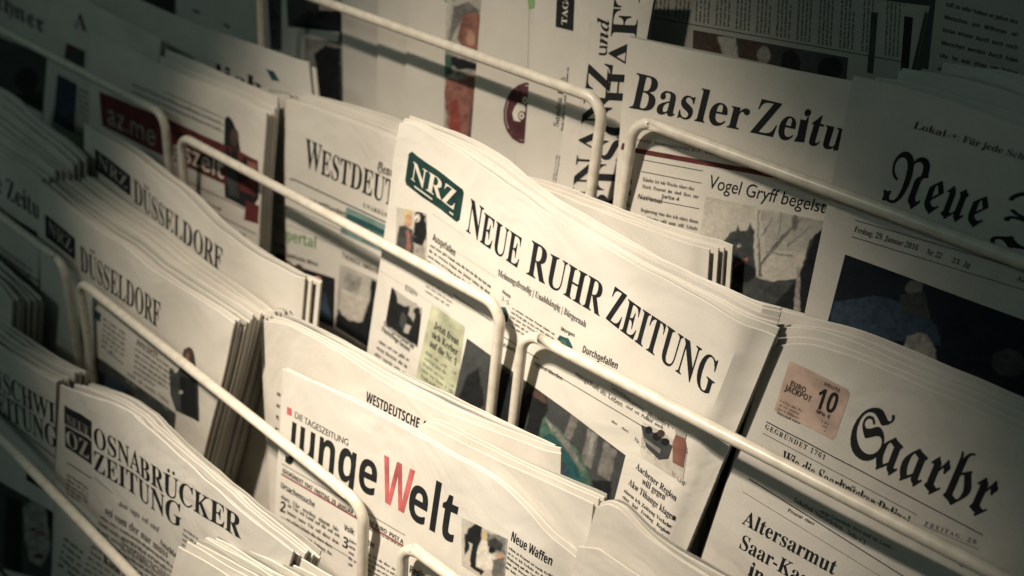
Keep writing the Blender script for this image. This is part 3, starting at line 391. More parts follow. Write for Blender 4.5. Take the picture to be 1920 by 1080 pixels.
-41,-19,-15,-47,-17,0,-5,50,-17,29,-18,23,-26,16,-34,9,-45,-3,-73,-13,-41,-22,-35,-31,-30,-38,-24,-45,-17,-51,-11,10,241,431,118,1,46,11,16,9,19,26,6,35,-8,35,
-22,24,-39,14,-136,4,10,241,125,130,2,48,13,28,26,13,35,0,40,-13,32,-29,24,-22,8,-155,6,2,67,637,1,38,379,-10,-100,11,-43,15,-38,20,-63,54,-24,35,-34,81,-17,97,
0,105,20,96,17,43,22,39,56,65,75,47,43,14,48,9,79,2,80,-12,102,-37,-49,-123,-101,39,-59,8,-41,-4,-36,-12,-30,-21,-26,-28,-34,-77,-12,-101,11,-101,32,-75,24,-28,
31,-19,37,-12,44,-4,66,6,116,32,0,-127,-93,-28,2,68,740,2,18,90,0,0,714,278,-2,97,-20,82,-40,64,-59,26,-36,19,-42,23,-96,3,-55,-6,-85,-20,-74,-32,-62,-44,-51,
-57,-41,-67,-28,-77,-17,-87,-6,13,241,125,65,0,96,15,68,44,41,73,14,103,-13,103,-16,40,-23,32,-29,24,-35,17,-40,11,-128,3,2,69,560,1,12,90,0,0,714,411,0,0,-124,
-260,0,0,-157,242,0,0,-124,-242,0,0,-184,260,0,0,-125,2,70,549,1,10,90,0,0,714,409,0,0,-124,-260,0,0,-184,242,0,0,-124,-242,0,0,-282,2,71,724,1,41,390,-10,-75,
6,-66,17,-57,30,-48,41,-38,52,-26,64,-17,73,-5,85,11,105,13,46,44,82,29,34,73,54,44,20,101,22,86,2,84,-11,100,-32,-50,-121,-75,28,-65,10,-55,-1,-57,-15,-48,-30,
-38,-42,-34,-85,-6,-103,10,-62,19,-54,30,-42,41,-30,54,-15,31,-2,96,10,0,149,-135,0,0,126,283,0,0,-370,-116,-30,2,72,765,1,12,90,0,0,714,151,0,0,-280,283,0,0,
280,151,0,0,-714,-151,0,0,308,-283,0,0,-308,2,73,389,1,12,32,0,0,86,87,40,0,462,-87,40,0,86,325,0,0,-86,-87,-40,0,-462,87,-40,0,-86,2,74,331,1,16,15,-210,-89,
11,0,126,61,-10,46,6,31,19,19,38,7,65,0,669,151,0,0,-668,-7,-83,-21,-66,-16,-26,-40,-41,-51,-26,2,75,664,1,13,90,0,0,714,151,0,0,-327,52,74,201,253,168,0,-249,
-316,251,-398,-172,0,-187,301,-64,-46,0,-255,2,76,565,1,6,90,0,0,714,151,0,0,-589,290,0,0,-125,2,77,943,1,14,90,0,0,714,206,0,169,-546,182,546,206,0,0,-714,
-141,0,0,356,7,203,-188,-559,-139,0,-172,560,5,-560,2,78,813,1,10,90,0,0,714,191,0,310,-535,-4,535,136,0,0,-714,-192,0,-311,540,5,-540,2,79,796,2,32,398,-10,
-55,3,-96,23,-40,20,-66,55,-26,35,-36,82,-12,47,-9,104,9,104,12,46,36,82,26,34,66,55,40,19,96,23,56,3,55,-3,96,-23,40,-19,65,-55,26,-35,36,-82,12,-46,9,-104,-9,
-104,-12,-46,-36,-82,-26,-35,-65,-55,-40,-20,-96,-23,24,398,117,45,4,38,12,32,20,24,29,32,76,10,100,-10,101,-32,76,-24,28,-32,20,-37,12,-45,4,-45,-4,-38,-12,
-31,-20,-25,-28,-32,-76,-11,-101,11,-100,32,-76,25,-29,31,-20,38,-12,2,80,628,2,17,90,0,0,714,292,-4,55,-11,46,-18,37,-26,27,-33,20,-38,12,-44,2,-80,-24,-85,
-15,-26,-43,-44,-61,-32,-83,-17,-114,-2,0,-254,10,241,378,107,6,45,20,16,14,19,41,2,27,-7,46,-23,32,-37,20,-122,6,2,81,796,2,31,540,-170,-131,160,-117,12,-45,
14,-76,45,-56,65,-36,82,-19,97,0,108,7,50,28,89,46,73,30,29,76,45,45,15,51,8,111,0,96,-23,40,-19,65,-55,26,-35,36,-82,12,-46,9,-104,-11,-112,-13,-50,-43,-86,
-31,-35,-36,-30,-42,-23,172,-192,24,398,117,45,4,38,12,32,20,24,29,32,76,10,100,-10,101,-32,76,-24,28,-32,20,-37,12,-45,4,-45,-4,-38,-12,-31,-20,-25,-28,-32,
-76,-11,-101,11,-100,32,-76,25,-29,31,-20,38,-12,2,82,660,2,20,90,0,0,714,276,-3,59,-10,49,-17,40,-23,30,-30,22,-37,13,-43,4,-51,-5,-46,-13,-39,-35,-49,-30,-26,
-50,-29,210,-311,-168,0,-170,274,-81,0,0,-274,10,241,397,113,6,44,19,24,31,6,20,0,47,-17,36,-15,13,-45,16,-110,5,2,83,551,1,47,248,-10,-107,11,-95,32,0,141,133,
-49,54,-9,53,0,54,21,17,24,6,30,-10,36,-30,29,-153,80,-68,54,-31,47,-13,39,-4,45,4,45,12,40,21,35,28,30,35,23,42,17,47,10,81,2,53,-6,131,-43,-49,-118,-108,36,
-80,5,-33,-10,-23,-20,-12,-26,1,-33,7,-16,25,-26,152,-80,77,-58,25,-36,16,-42,5,-52,-4,-45,-13,-40,-22,-36,-29,-30,-38,-25,-45,-18,2,84,579,1,8,214,0,0,588,
-194,0,0,126,539,0,0,-126,-194,0,0,-588,2,85,756,1,31,375,-10,-67,5,-58,13,-50,23,-41,31,-32,40,-23,45,-14,50,-5,57,0,460,151,0,0,-437,9,-75,11,-28,36,-37,54,
-18,33,-2,34,2,54,20,20,17,25,50,8,72,0,436,151,0,0,-462,-8,-70,-10,-33,-33,-59,-22,-25,-57,-40,-75,-26,2,86,650,1,9,242,0,-242,714,153,0,139,-441,33,-141,37,
157,135,425,153,0,-243,-714,2,87,967,1,19,182,0,-182,714,149,0,97,-416,29,-161,33,177,104,400,143,0,109,-421,28,-156,35,187,91,390,149,0,-182,-714,-172,0,-99,
381,-31,161,-31,-161,-98,-381,2,88,667,1,12,0,0,237,368,-222,346,167,0,154,-257,151,257,163,0,-224,-354,241,-360,-173,0,-166,270,-166,-270,2,89,624,1,9,237,0,0,
273,-237,441,164,0,148,-294,149,294,163,0,-237,-436,0,-278,2,90,579,1,10,24,0,0,98,342,491,-333,0,0,125,513,0,0,-98,-342,-491,351,0,0,-125,2,97,604,2,34,211,
-10,-67,11,-28,13,-47,43,-24,65,-3,41,4,41,11,35,19,29,27,24,76,32,50,9,152,7,-1,44,-21,43,-44,19,-78,-5,-95,-34,-49,101,71,29,81,17,57,3,97,-12,39,-15,33,-20,
25,-27,18,-34,11,-39,4,-410,-104,0,-33,74,-36,-38,-38,-26,-46,-15,11,267,99,64,16,31,28,17,40,2,70,-119,-9,-22,-8,-29,-24,-14,-31,3,-48,26,-26,2,98,633,2,29,
378,-10,-76,12,-35,21,-40,37,-10,0,-25,-60,-114,0,0,760,149,0,-6,-285,6,0,41,45,38,23,76,13,44,-4,39,-14,35,-22,31,-31,25,-40,18,-49,10,-57,4,-65,-4,-66,-10,
-57,-19,-49,-25,-40,-31,-31,-36,-23,-40,-13,16,336,111,41,11,32,32,20,51,7,71,-7,70,-20,51,-33,30,-42,10,-49,-9,-33,-27,-18,-45,-7,-81,6,-70,18,-51,33,-32,2,99,
514,1,35,300,-10,-58,4,-50,13,-44,21,-36,30,-30,38,-20,48,-13,58,-2,116,17,81,15,34,41,55,25,21,29,17,65,23,74,7,52,-3,66,-14,52,-20,-44,-115,-81,27,-45,5,-51,
-10,-36,-31,-22,-52,-7,-72,8,-71,23,-50,16,-17,43,-20,49,-1,41,6,89,40,0,-127,-71,-32,2,100,633,2,30,251,-10,-43,4,-40,14,-35,22,-30,32,-26,39,-18,49,-10,57,-4,
65,4,66,11,57,18,49,25,40,31,32,36,22,40,14,45,4,77,-13,38,-22,47,-45,-11,93,0,191,149,0,0,-760,-114,0,-29,71,-6,0,-26,-31,-33,-26,-42,-18,16,303,109,53,9,34,
28,19,45,7,80,-6,71,-18,51,-35,32,-56,10,-44,-11,-33,-31,-21,-52,-7,-71,7,-70,21,-50,34,-31,2,101,591,2,34,325,-10,-40,2,-72,15,-63,31,-26,21,-43,54,-16,33,-18,
78,0,91,6,42,10,38,32,63,21,26,52,40,30,14,68,16,91,-2,47,-12,42,-20,36,-28,29,-36,21,-43,12,-49,4,-128,-352,0,10,-56,12,-23,35,-36,23,-11,56,-9,74,6,111,37,0,
-115,-84,-30,9,199,335,209,0,-7,46,-19,37,-32,24,-46,8,-39,-7,-32,-21,-23,-36,2,102,387,1,23,102,0,0,434,-82,0,0,72,82,40,1,73,12,54,24,39,33,28,43,16,80,9,80,
-7,57,-16,-38,-109,-47,11,-50,2,-23,-10,-19,-29,-4,-61,129,0,0,-112,-129,0,0,-434,2,103,633,2,42,282,-240,-107,7,-97,25,0,119,51,-18,107,-21,55,-3,50,8,36,23,
22,39,11,132,-52,-51,-39,-19,-44,-10,-70,4,-40,14,-36,23,-29,33,-24,40,-17,49,-14,118,14,119,17,49,25,41,31,33,36,23,41,14,46,5,48,-5,42,-15,37,-25,31,-35,16,
70,126,0,0,-547,-4,-55,-13,-48,-22,-41,-30,-34,-39,-27,-46,-19,-56,-11,16,304,107,50,8,35,25,20,44,7,87,-7,76,-20,50,-35,29,-52,9,-46,-10,-33,-31,-19,-52,-7,
-72,7,-71,20,-51,33,-31,2,104,657,1,27,78,0,0,760,149,0,-1,-194,-6,-90,8,0,47,50,41,19,46,10,66,-2,72,-24,29,-20,23,-28,17,-34,13,-91,0,-356,-149,0,0,319,-5,52,
-17,37,-27,22,-39,7,-57,-12,-20,-14,-27,-46,-12,-67,-2,-298,2,105,305,2,15,153,614,-31,4,-26,12,-18,22,-6,35,6,35,18,23,26,11,31,4,44,-9,24,-16,13,-48,-6,-35,
-18,-22,-26,-12,4,78,0,0,546,149,0,0,-546,2,106,305,2,15,153,614,-31,4,-26,12,-18,22,-6,35,6,35,18,23,26,11,31,4,44,-9,24,-16,13,-48,-6,-35,-18,-22,-26,-12,16,
34,-240,-98,12,0,117,60,-9,38,4,23,13,16,25,5,41,0,583,149,0,0,-605,-5,-48,-25,-62,-31,-33,-42,-24,-27,-8,2,107,620,1,14,78,0,0,760,149,0,0,-355,-8,-108,58,73,
162,176,168,0,-217,-237,230,-309,-172,0,-157,221,-64,-51,0,-170,2,108,305,1,4,78,0,0,760,149,0,0,-760,2,109,982,1,45,78,0,0,546,114,0,20,-70,8,0,30,36,60,33,69,
11,56,-5,66,-26,44,-49,13,0,30,36,40,25,68,18,67,-2,70,-24,27,-20,20,-28,15,-34,12,-91,0,-356,-149,0,0,319,-5,52,-15,37,-26,22,-36,7,-27,-3,-42,-21,-15,-18,-19,
-51,-6,-70,0,-274,-149,0,0,319,-5,52,-15,37,-26,22,-36,7,-52,-12,-19,-14,-25,-46,-12,-67,-1,-298,2,110,657,1,27,78,0,0,546,114,0,20,-70,8,0,50,50,45,19,48,10,
67,-2,37,-9,62,-35,23,-28,17,-34,10,-42,3,-405,-149,0,0,319,-5,52,-16,37,-12,12,-34,15,-21,2,-57,-12,-21,-14,-26,-46,-12,-67,-2,-298,2,111,619,2,32,308,-10,-37,
2,-68,17,-59,32,-25,23,-40,56,-15,33,-10,37,-9,84,4,64,14,56,22,49,31,40,39,32,45,23,52,13,59,5,73,-8,32,-11,59,-32,25,-22,40,-55,15,-34,17,-76,2,-44,-4,-64,
-14,-56,-22,-49,-32,-41,-38,-32,-46,-24,-52,-13,16,310,110,51,10,35,32,19,51,7,71,-7,71,-19,51,-35,30,-52,10,-51,-10,-34,-30,-20,-51,-7,-71,7,-71,20,-51,34,-32,
2,112,633,2,30,78,-240,0,786,121,0,21,-71,7,0,26,31,33,26,43,18,53,6,44,-4,39,-14,35,-22,31,-31,25,-40,18,-49,10,-57,0,-130,-11,-57,-18,-49,-26,-41,-32,-31,-35,
-23,-40,-13,-72,-4,-47,11,-36,21,-40,37,-8,0,8,-61,0,-239,16,336,111,44,11,32,32,18,51,6,71,-6,70,-19,51,-32,30,-45,10,-49,-9,-33,-27,-18,-45,-7,-81,6,-70,18,
-51,33,-32,2,113,633,2,28,406,-240,0,250,6,61,-6,0,-40,-45,-38,-23,-48,-12,-73,3,-39,14,-35,22,-31,32,-25,39,-18,49,-10,57,0,131,11,57,18,49,25,40,31,32,36,22,
40,14,73,3,48,-12,38,-22,43,-45,17,70,126,0,0,-786,16,304,107,53,9,34,28,18,45,7,82,-6,71,-18,51,-35,32,-55,10,-46,-11,-33,-31,-19,-52,-7,-71,7,-71,20,-51,33,
-31,2,114,454,1,16,78,0,0,546,113,0,22,-92,7,0,46,56,42,29,48,15,77,-2,-11,-140,-63,4,-54,-12,-45,-30,-21,-30,-12,-66,0,-278,2,115,497,1,43,226,-10,-98,7,-82,
25,0,123,95,-33,90,-13,38,3,25,10,13,15,5,19,-7,25,-22,18,-135,65,-67,45,-20,29,-12,34,0,78,11,30,18,27,26,21,69,29,113,8,95,-15,72,-27,-45,-107,-94,34,-55,6,
-49,-9,-13,-11,-3,-22,8,-17,21,-17,147,-67,48,-33,23,-28,13,-36,5,-44,-4,-39,-11,-34,-18,-30,-25,-24,-33,-20,-88,-22,2,116,434,1,23,265,-10,-46,4,-41,12,-35,22,
-26,34,-22,76,-1,296,-71,0,0,63,82,50,43,115,95,0,0,-116,153,0,0,-112,-153,0,0,-263,10,-38,29,-20,51,-3,69,16,0,-111,-59,-18,2,117,657,1,28,269,-10,-42,3,-70,
24,-29,21,-23,27,-17,34,-13,91,0,356,149,0,0,-319,5,-51,16,-37,12,-13,15,-9,40,-8,57,12,21,14,26,46,12,67,2,298,149,0,0,-546,-114,0,-20,70,-8,0,-31,-36,-40,-25,
-47,-14,2,118,569,1,9,208,0,-208,546,156,0,109,-325,17,-98,26,112,105,311,156,0,-208,-546,2,119,856,1,17,165,0,-155,546,148,0,70,-269,23,-152,28,155,68,266,164,
0,68,-280,20,-141,33,166,68,255,146,0,-157,-546,-162,0,-98,432,-104,-432,2,120,578,1,12,5,0,185,279,-176,267,169,0,106,-174,107,174,169,0,-178,-267,186,-279,
-169,0,-115,187,-115,-187,2,121,569,1,18,110,-240,-76,8,0,118,81,-4,38,14,38,44,26,64,-217,542,163,0,107,-318,14,-84,24,95,101,307,160,0,-248,-656,-21,-34,-52,
-54,-65,-31,2,122,488,1,10,27,0,0,88,253,344,-238,0,0,114,407,0,0,-97,-246,-335,255,0,0,-114,3,40,323,1,18,167,232,9,130,27,121,45,110,63,101,-53,0,-81,-98,-61,
-114,-38,-124,-14,-126,14,-126,38,-124,61,-114,81,-98,53,0,-63,101,-45,110,-27,121,3,41,323,1,18,156,232,-9,-130,-27,-121,-45,-110,-63,-101,53,0,81,98,61,114,
38,124,14,126,-14,126,-38,124,-61,114,-81,98,-53,0,63,-101,45,-110,27,-121,3,43,584,1,12,251,589,0,-195,-195,0,0,-82,195,0,0,-195,82,0,0,195,195,0,0,82,-195,0,
0,195,3,44,219,1,21,59,-118,52,24,36,35,22,42,7,43,-5,40,-14,31,-23,19,-29,7,-24,-4,-18,-12,-13,-18,-4,-23,4,-23,10,-17,15,-11,20,-5,3,-29,-5,-31,-13,-28,-21,
-21,3,45,323,1,4,283,267,-243,0,0,-93,243,0,3,46,219,1,16,109,111,-23,-5,-19,-13,-13,-19,-5,-23,5,-23,13,-19,19,-13,23,-5,23,5,19,13,13,19,5,23,-5,23,-13,19,
-19,13,3,48,500,2,16,470,341,-16,143,-44,111,-70,71,-90,25,-90,-25,-70,-71,-44,-111,-16,-143,16,-143,45,-111,69,-71,90,-25,90,25,70,71,44,111,16,372,341,-8,
-108,-24,-80,-39,-51,-51,-18,-51,18,-38,51,-25,80,-8,108,8,108,25,81,38,50,51,18,51,-18,38,-50,25,-81,3,49,500,1,4,300,682,-98,0,0,-682,98,0,3,50,500,1,28,466,
93,-261,0,97,121,66,98,37,84,12,82,-15,86,-43,68,-66,43,-84,16,-41,-4,-39,-12,-81,-49,0,-123,40,44,39,28,38,15,37,5,47,-9,37,-27,24,-40,9,-52,-12,-74,-36,-72,
-51,-78,-186,-236,0,-7,432,0,3,51,500,1,46,81,569,62,22,54,7,49,-7,37,-20,24,-32,8,-43,-8,-42,-26,-31,-42,-19,-59,-7,0,-90,64,-6,45,-24,28,-37,9,-47,-8,-45,-22,
-34,-35,-22,-45,-8,-38,3,-75,26,-39,23,0,-106,73,-29,36,-7,36,-3,87,15,68,43,44,65,16,84,-6,52,-17,47,-31,39,-44,24,40,28,27,33,15,41,5,51,-14,73,-41,57,-63,35,
-83,13,-36,-2,-33,-5,-62,-22,3,52,500,2,11,398,691,-42,0,-345,-422,0,-45,289,0,0,-224,98,0,0,224,73,0,0,88,-73,0,3,298,506,2,-194,-158,0,3,53,500,1,28,404,682,
-303,0,0,-355,101,9,75,-23,47,-45,16,-61,-11,-47,-31,-40,-44,-26,-55,-10,-37,3,-38,10,-74,37,0,-101,82,-32,41,-8,42,-2,89,16,71,46,46,69,17,87,-17,88,-49,70,
-78,44,-104,12,0,171,214,0,3,54,500,2,23,317,691,-117,-97,-86,-112,-52,-122,-18,-127,16,-99,45,-76,69,-49,90,-18,77,16,64,44,44,65,16,79,-15,79,-40,63,-60,42,
-76,15,-60,-9,-47,-19,31,71,48,69,61,61,69,49,14,146,265,54,29,54,7,45,-8,36,-22,23,-33,9,-42,-8,-46,-22,-35,-35,-23,-44,-8,-51,13,-41,36,-23,56,3,55,500,1,6,
490,682,-441,0,0,-93,295,0,-250,-560,87,-38,3,56,500,3,32,468,184,-6,50,-18,46,-30,38,-41,30,38,32,26,36,16,38,5,39,-15,79,-42,62,-64,42,-80,15,-83,-15,-66,-41,
-44,-62,-16,-78,5,-42,16,-39,26,-36,34,-30,-43,-31,-30,-38,-18,-44,-6,-50,17,-76,46,-62,70,-41,87,-15,85,15,69,41,45,61,16,360,495,-8,-39,-23,-33,-34,-22,-42,
-8,-41,8,-34,23,-23,33,-9,40,8,42,22,31,35,21,44,7,42,-8,33,-21,22,-33,16,370,192,-8,-41,-22,-34,-38,-24,-52,-9,-48,8,-38,22,-25,35,-9,43,9,44,24,34,39,22,50,8,
48,-8,37,-23,24,-34,3,57,500,2,23,187,-9,110,89,87,111,57,125,20,126,-16,99,-45,79,-69,52,-87,19,-86,-17,-65,-46,-42,-65,-15,-74,15,-78,41,-63,61,-43,76,-15,28,
2,78,27,-24,-66,-44,-66,-62,-64,-78,-60,16,134,490,8,43,24,35,35,22,45,8,44,-10,37,-27,24,-39,9,-47,-5,-55,-28,-17,-54,-18,-23,-2,-45,8,-37,23,-25,34,3,58,219,
2,16,109,458,-23,-5,-19,-13,-13,-19,-5,-23,5,-23,13,-19,19,-13,23,-5,23,5,19,13,13,19,5,23,-5,23,-13,19,-19,13,16,109,111,-23,-5,-19,-13,-13,-19,-5,-23,5,-23,
13,-19,19,-13,23,-5,23,5,19,13,13,19,5,23,-5,23,-13,19,-19,13,3,65,667,2,8,362,686,-69,0,-293,-686,100,0,86,201,290,0,91,-201,100,0,3,326,536,110,-247,-212,0,3,
66,563,3,19,75,0,234,0,109,17,72,43,40,58,13,64,-11,64,-33,52,-51,39,-69,23,46,27,33,32,19,40,6,49,-12,63,-38,56,-65,40,-95,15,-198,0,10,173,594,90,0,57,-8,36,
-20,20,-31,6,-36,-9,-48,-27,-34,-45,-20,-128,-7,11,173,302,118,0,67,-8,47,-22,28,-33,9,-43,-7,-38,-23,-35,-45,-25,-71,-10,-123,0,3,67,708,1,30,656,635,-126,43,
-108,13,-150,-27,-118,-75,-78,-114,-28,-144,21,-113,67,-111,115,-83,165,-33,74,4,64,13,109,43,0,107,-59,-33,-60,-24,-60,-15,-59,-5,-112,19,-87,53,-57,82,-20,
105,21,104,57,83,86,54,108,20,58,-4,58,-13,119,-54,3,68,750,2,11,76,0,266,0,151,29,114,76,72,109,25,127,-21,121,-66,110,-113,79,-163,31,-265,0,11,174,594,151,0,
124,-20,87,-55,50,-81,17,-97,-11,-75,-42,-83,-84,-67,-136,-28,-156,0,3,69,500,1,12,462,682,-387,0,0,-682,396,0,0,88,-298,0,0,212,279,0,0,88,-279,0,0,206,289,0,
3,70,469,1,10,440,682,-364,0,0,-682,98,0,0,317,266,0,0,88,-266,0,0,189,266,0,3,71,740,1,31,673,336,-229,0,0,-88,131,0,0,-140,-72,-19,-76,-8,-111,19,-88,54,-57,
81,-20,105,20,103,56,83,83,55,104,20,62,-4,61,-13,122,-50,0,99,-132,46,-111,12,-145,-27,-116,-75,-77,-112,-28,-140,27,-138,76,-110,115,-72,145,-26,131,13,129,
43,3,72,729,1,12,653,682,-98,0,0,-297,-382,0,0,297,-98,0,0,-682,98,0,0,297,382,0,0,-297,98,0,3,73,250,1,4,174,682,-98,0,0,-682,98,0,3,74,250,1,12,174,682,-98,0,
-3,-730,-15,-50,-33,-29,-87,-10,18,-91,30,-2,87,17,58,46,33,71,10,88,3,75,656,1,11,285,359,297,323,-122,0,-287,-312,0,312,-98,0,0,-682,98,0,0,337,347,-337,135,
0,3,76,490,1,6,172,682,-98,0,0,-682,406,0,0,88,-308,0,3,77,781,1,13,709,682,-91,0,-227,-280,-226,280,-92,0,0,-682,98,0,0,531,212,-264,16,0,212,264,0,-531,98,0,
3,78,781,1,10,706,682,-92,0,0,-528,-462,528,-78,0,0,-682,92,0,0,525,456,-525,84,0,3,79,823,2,16,45,341,26,-133,72,-111,115,-77,151,-29,155,29,116,77,73,112,25,
132,-26,135,-73,111,-116,76,-152,28,-150,-28,-116,-76,-74,-112,16,146,341,20,104,56,82,83,54,106,20,106,-20,84,-54,56,-82,20,-104,-20,-103,-56,-83,-84,-54,-106,
-20,-106,20,-83,54,-56,83,3,80,510,2,13,70,682,0,-682,98,0,0,295,102,0,103,15,71,40,42,61,14,75,-13,76,-40,63,-67,42,-97,15,11,168,594,115,0,56,-9,35,-24,19,
-34,6,-37,-8,-45,-25,-34,-37,-21,-50,-7,-111,0,3,81,823,2,26,496,0,114,43,90,77,59,101,21,118,-27,139,-76,112,-114,74,-142,27,-152,-26,-119,-72,-77,-110,-28,
-142,21,-120,59,-102,90,-76,116,-43,74,-50,80,-42,86,-31,95,-16,88,87,-3,3,-51,-8,-57,6,-66,18,16,417,601,105,-20,83,-56,54,-83,20,-104,-19,-99,-54,-82,-82,-55,
-105,-21,-119,21,-86,57,-51,82,-17,99,14,84,45,85,84,66,3,82,604,2,20,77,682,0,-682,98,0,0,296,78,-5,39,-20,46,-48,149,-223,117,0,-165,246,-37,43,-43,35,49,27,
35,38,22,47,8,55,-16,80,-44,60,-71,38,-93,13,10,175,598,124,-7,41,-20,24,-33,8,-43,-6,-41,-21,-36,-42,-25,-65,-9,-63,0,3,83,458,1,39,399,643,-37,21,-76,24,-39,
3,-85,-13,-65,-36,-42,-58,-15,-75,46,-113,203,-144,46,-87,-7,-29,-20,-28,-35,-21,-49,-8,-49,6,-47,20,-44,31,-40,42,0,-124,43,-28,46,-20,49,-11,53,-4,76,14,61,
38,40,59,14,74,-46,127,-101,78,-102,62,-46,79,8,33,22,26,35,16,43,6,76,-15,41,-22,43,-34,3,84,604,1,8,587,682,-570,0,0,-88,236,0,0,-594,98,0,0,594,236,0,3,85,
708,1,25,648,682,-98,0,-2,-442,-20,-75,-21,-29,-28,-22,-35,-17,-45,-12,-52,-4,-81,14,-35,18,-50,50,-13,29,-7,37,-2,453,-98,0,0,-424,24,-120,64,-83,91,-48,105,
-16,133,20,95,56,56,87,19,114,3,86,604,1,7,604,682,-97,0,-204,-479,-205,479,-98,0,295,-688,20,0,3,87,1042,1,13,1041,682,-97,0,-186,-470,-190,470,-93,0,-189,
-470,-188,470,-98,0,276,-688,19,0,226,558,224,-558,19,0,3,88,708,1,12,687,682,-118,0,-213,-260,-214,260,-119,0,273,-329,-294,-353,119,0,235,282,232,-282,118,0,
-291,353,3,89,604,1,9,301,447,-183,235,-118,0,253,-321,0,-361,98,0,0,360,253,322,-118,0,3,90,646,1,8,450,594,-434,-594,615,0,0,88,-434,0,434,594,-588,0,0,-88,3,
97,427,2,36,411,80,-47,-24,-16,12,-1,242,-13,66,-34,46,-52,27,-64,9,-46,-4,-40,-11,-34,-19,-29,-27,0,-97,33,33,36,23,36,14,37,4,35,-4,26,-14,15,-25,5,-36,0,-24,
-133,-49,-49,-26,-36,-39,-14,-56,8,-42,22,-35,35,-24,45,-9,61,11,60,35,22,-35,20,-8,45,-1,67,33,9,258,91,-57,-34,-47,2,-20,13,-13,20,-5,25,11,35,32,28,99,42,3,
98,500,2,17,148,682,-89,0,0,-657,36,-14,86,-18,45,-2,101,17,75,48,48,76,16,102,-15,89,-40,71,-61,47,-78,17,-33,-2,-61,-21,-30,-18,12,148,332,51,36,51,10,51,-11,
40,-32,25,-49,9,-65,-10,-59,-28,-46,-44,-30,-55,-11,-90,14,3,99,438,1,27,393,427,-94,29,-36,2,-92,-17,-70,-48,-44,-77,-16,-100,17,-91,47,-71,72,-46,92,-17,73,8,
61,18,0,88,-91,-28,-28,-2,-63,10,-48,30,-30,46,-11,63,10,62,28,48,43,31,56,11,29,-2,60,-21,35,-21,3,100,510,2,14,451,682,-89,0,0,-242,-49,14,-45,4,-90,-17,-71,
-46,-46,-70,-17,-90,15,-97,44,-75,68,-47,91,-16,189,0,12,362,75,-90,0,-65,11,-42,31,-23,47,-7,58,10,64,30,49,45,32,59,11,42,-4,41,-13,3,101,479,2,24,438,130,
-78,-40,-39,-10,-40,-4,-58,9,-44,25,-32,42,-17,59,316,0,-14,109,-39,77,-61,46,-81,15,-85,-16,-66,-47,-44,-72,-15,-93,14,-90,43,-76,68,-53,93,-20,52,3,46,10,81,
40,9,132,270,14,47,25,35,36,22,46,7,43,-8,32,-22,21,-35,9,-46,3,102,250,1,23,296,682,-54,9,-44,-3,-38,-16,-31,-24,-24,-29,-18,-34,-11,-45,-4,-91,-63,0,0,-80,63,
0,0,-369,89,0,0,369,81,0,0,80,-81,0,5,89,16,35,29,22,45,8,40,-8,3,103,427,3,41,421,449,-185,0,-82,-11,-61,-31,-39,-48,-14,-65,14,-66,42,-50,43,-25,-52,-27,-14,
-18,-5,-21,11,-29,34,-28,-51,-18,-35,-26,-20,-35,-7,-45,15,-55,43,-43,66,-28,83,-10,89,10,67,28,42,45,14,60,-7,41,-22,36,-40,28,-163,46,-26,15,-9,17,20,27,108,
25,54,33,15,19,23,54,2,54,-8,24,-37,48,92,0,16,296,293,-6,-34,-18,-26,-27,-18,-35,-6,-37,6,-28,17,-19,26,-6,33,7,31,19,26,28,18,35,6,33,-6,28,-17,19,-26,15,333,
-94,-8,-27,-25,-21,-39,-13,-52,-4,-54,4,-39,14,-24,21,-8,30,8,28,21,21,32,14,41,5,94,-15,38,-22,3,104,500,1,21,150,682,-89,0,0,-682,89,0,0,322,57,50,55,15,37,
-8,27,-22,18,-34,6,-45,0,-278,89,0,0,275,-12,80,-31,58,-49,34,-61,11,-37,-5,-36,-13,-63,-50,3,105,219,2,4,154,449,-89,0,0,-449,89,0,16,163,585,-4,21,-12,16,-16,
12,-21,4,-21,-4,-16,-12,-12,-16,-4,-21,4,-21,12,-16,16,-12,21,-4,21,4,16,12,12,16,3,106,219,2,12,150,449,-89,0,0,-515,-5,-34,-14,-28,-21,-21,-27,-15,67,-66,39,
27,28,34,16,47,6,63,16,159,585,-4,21,-12,16,-16,12,-21,4,-21,-4,-16,-12,-12,-16,-4,-21,4,-21,12,-16,16,-12,21,-4,21,4,16,12,12,16,3,107,479,2,6,460,449,-106,0,
-199,-220,225,-229,120,0,-232,229,4,151,682,-89,0,0,-682,89,0,3,108,219,1,4,154,682,-89,0,0,-682,89,0,3,109,771,1,37,59,449,0,-449,89,0,0,326,53,45,59,12,31,-6,
26,-19,18,-32,6,-47,0,-279,89,0,0,326,51,41,49,16,36,-7,30,-20,20,-33,7,-45,0,-278,89,0,0,282,-10,72,-30,56,-47,35,-62,13,-45,-6,-39,-18,-66,-57,-26,35,-31,25,
-36,16,-41,5,-32,-4,-65,-34,-34,-30,0,59,3,110,500,1,21,150,449,-89,0,0,-449,89,0,0,322,57,50,55,15,37,-8,27,-22,18,-34,6,-45,0,-278,89,0,0,277,-12,80,-33,57,
-48,33,-60,11,-37,-5,-36,-13,-63,-50,3,111,552,2,16,273,458,-94,-18,-75,-48,-50,-73,-18,-90,18,-95,49,-76,75,-49,95,-18,99,17,77,49,49,75,18,97,-18,92,-51,72,
-77,48,16,272,378,61,-11,49,-31,32,-48,11,-60,-11,-65,-30,-50,-48,-31,-64,-11,-59,11,-46,32,-29,50,-11,65,11,60,30,47,46,31,3,112,500,2,14,146,11,47,-15,43,-5,
92,17,72,47,47,73,17,93,-16,98,-49,72,-79,43,-109,15,-154,0,0,-679,89,0,12,146,369,81,0,64,-10,45,-29,28,-46,9,-62,-11,-60,-29,-48,-46,-32,-57,-11,-42,5,-42,15,
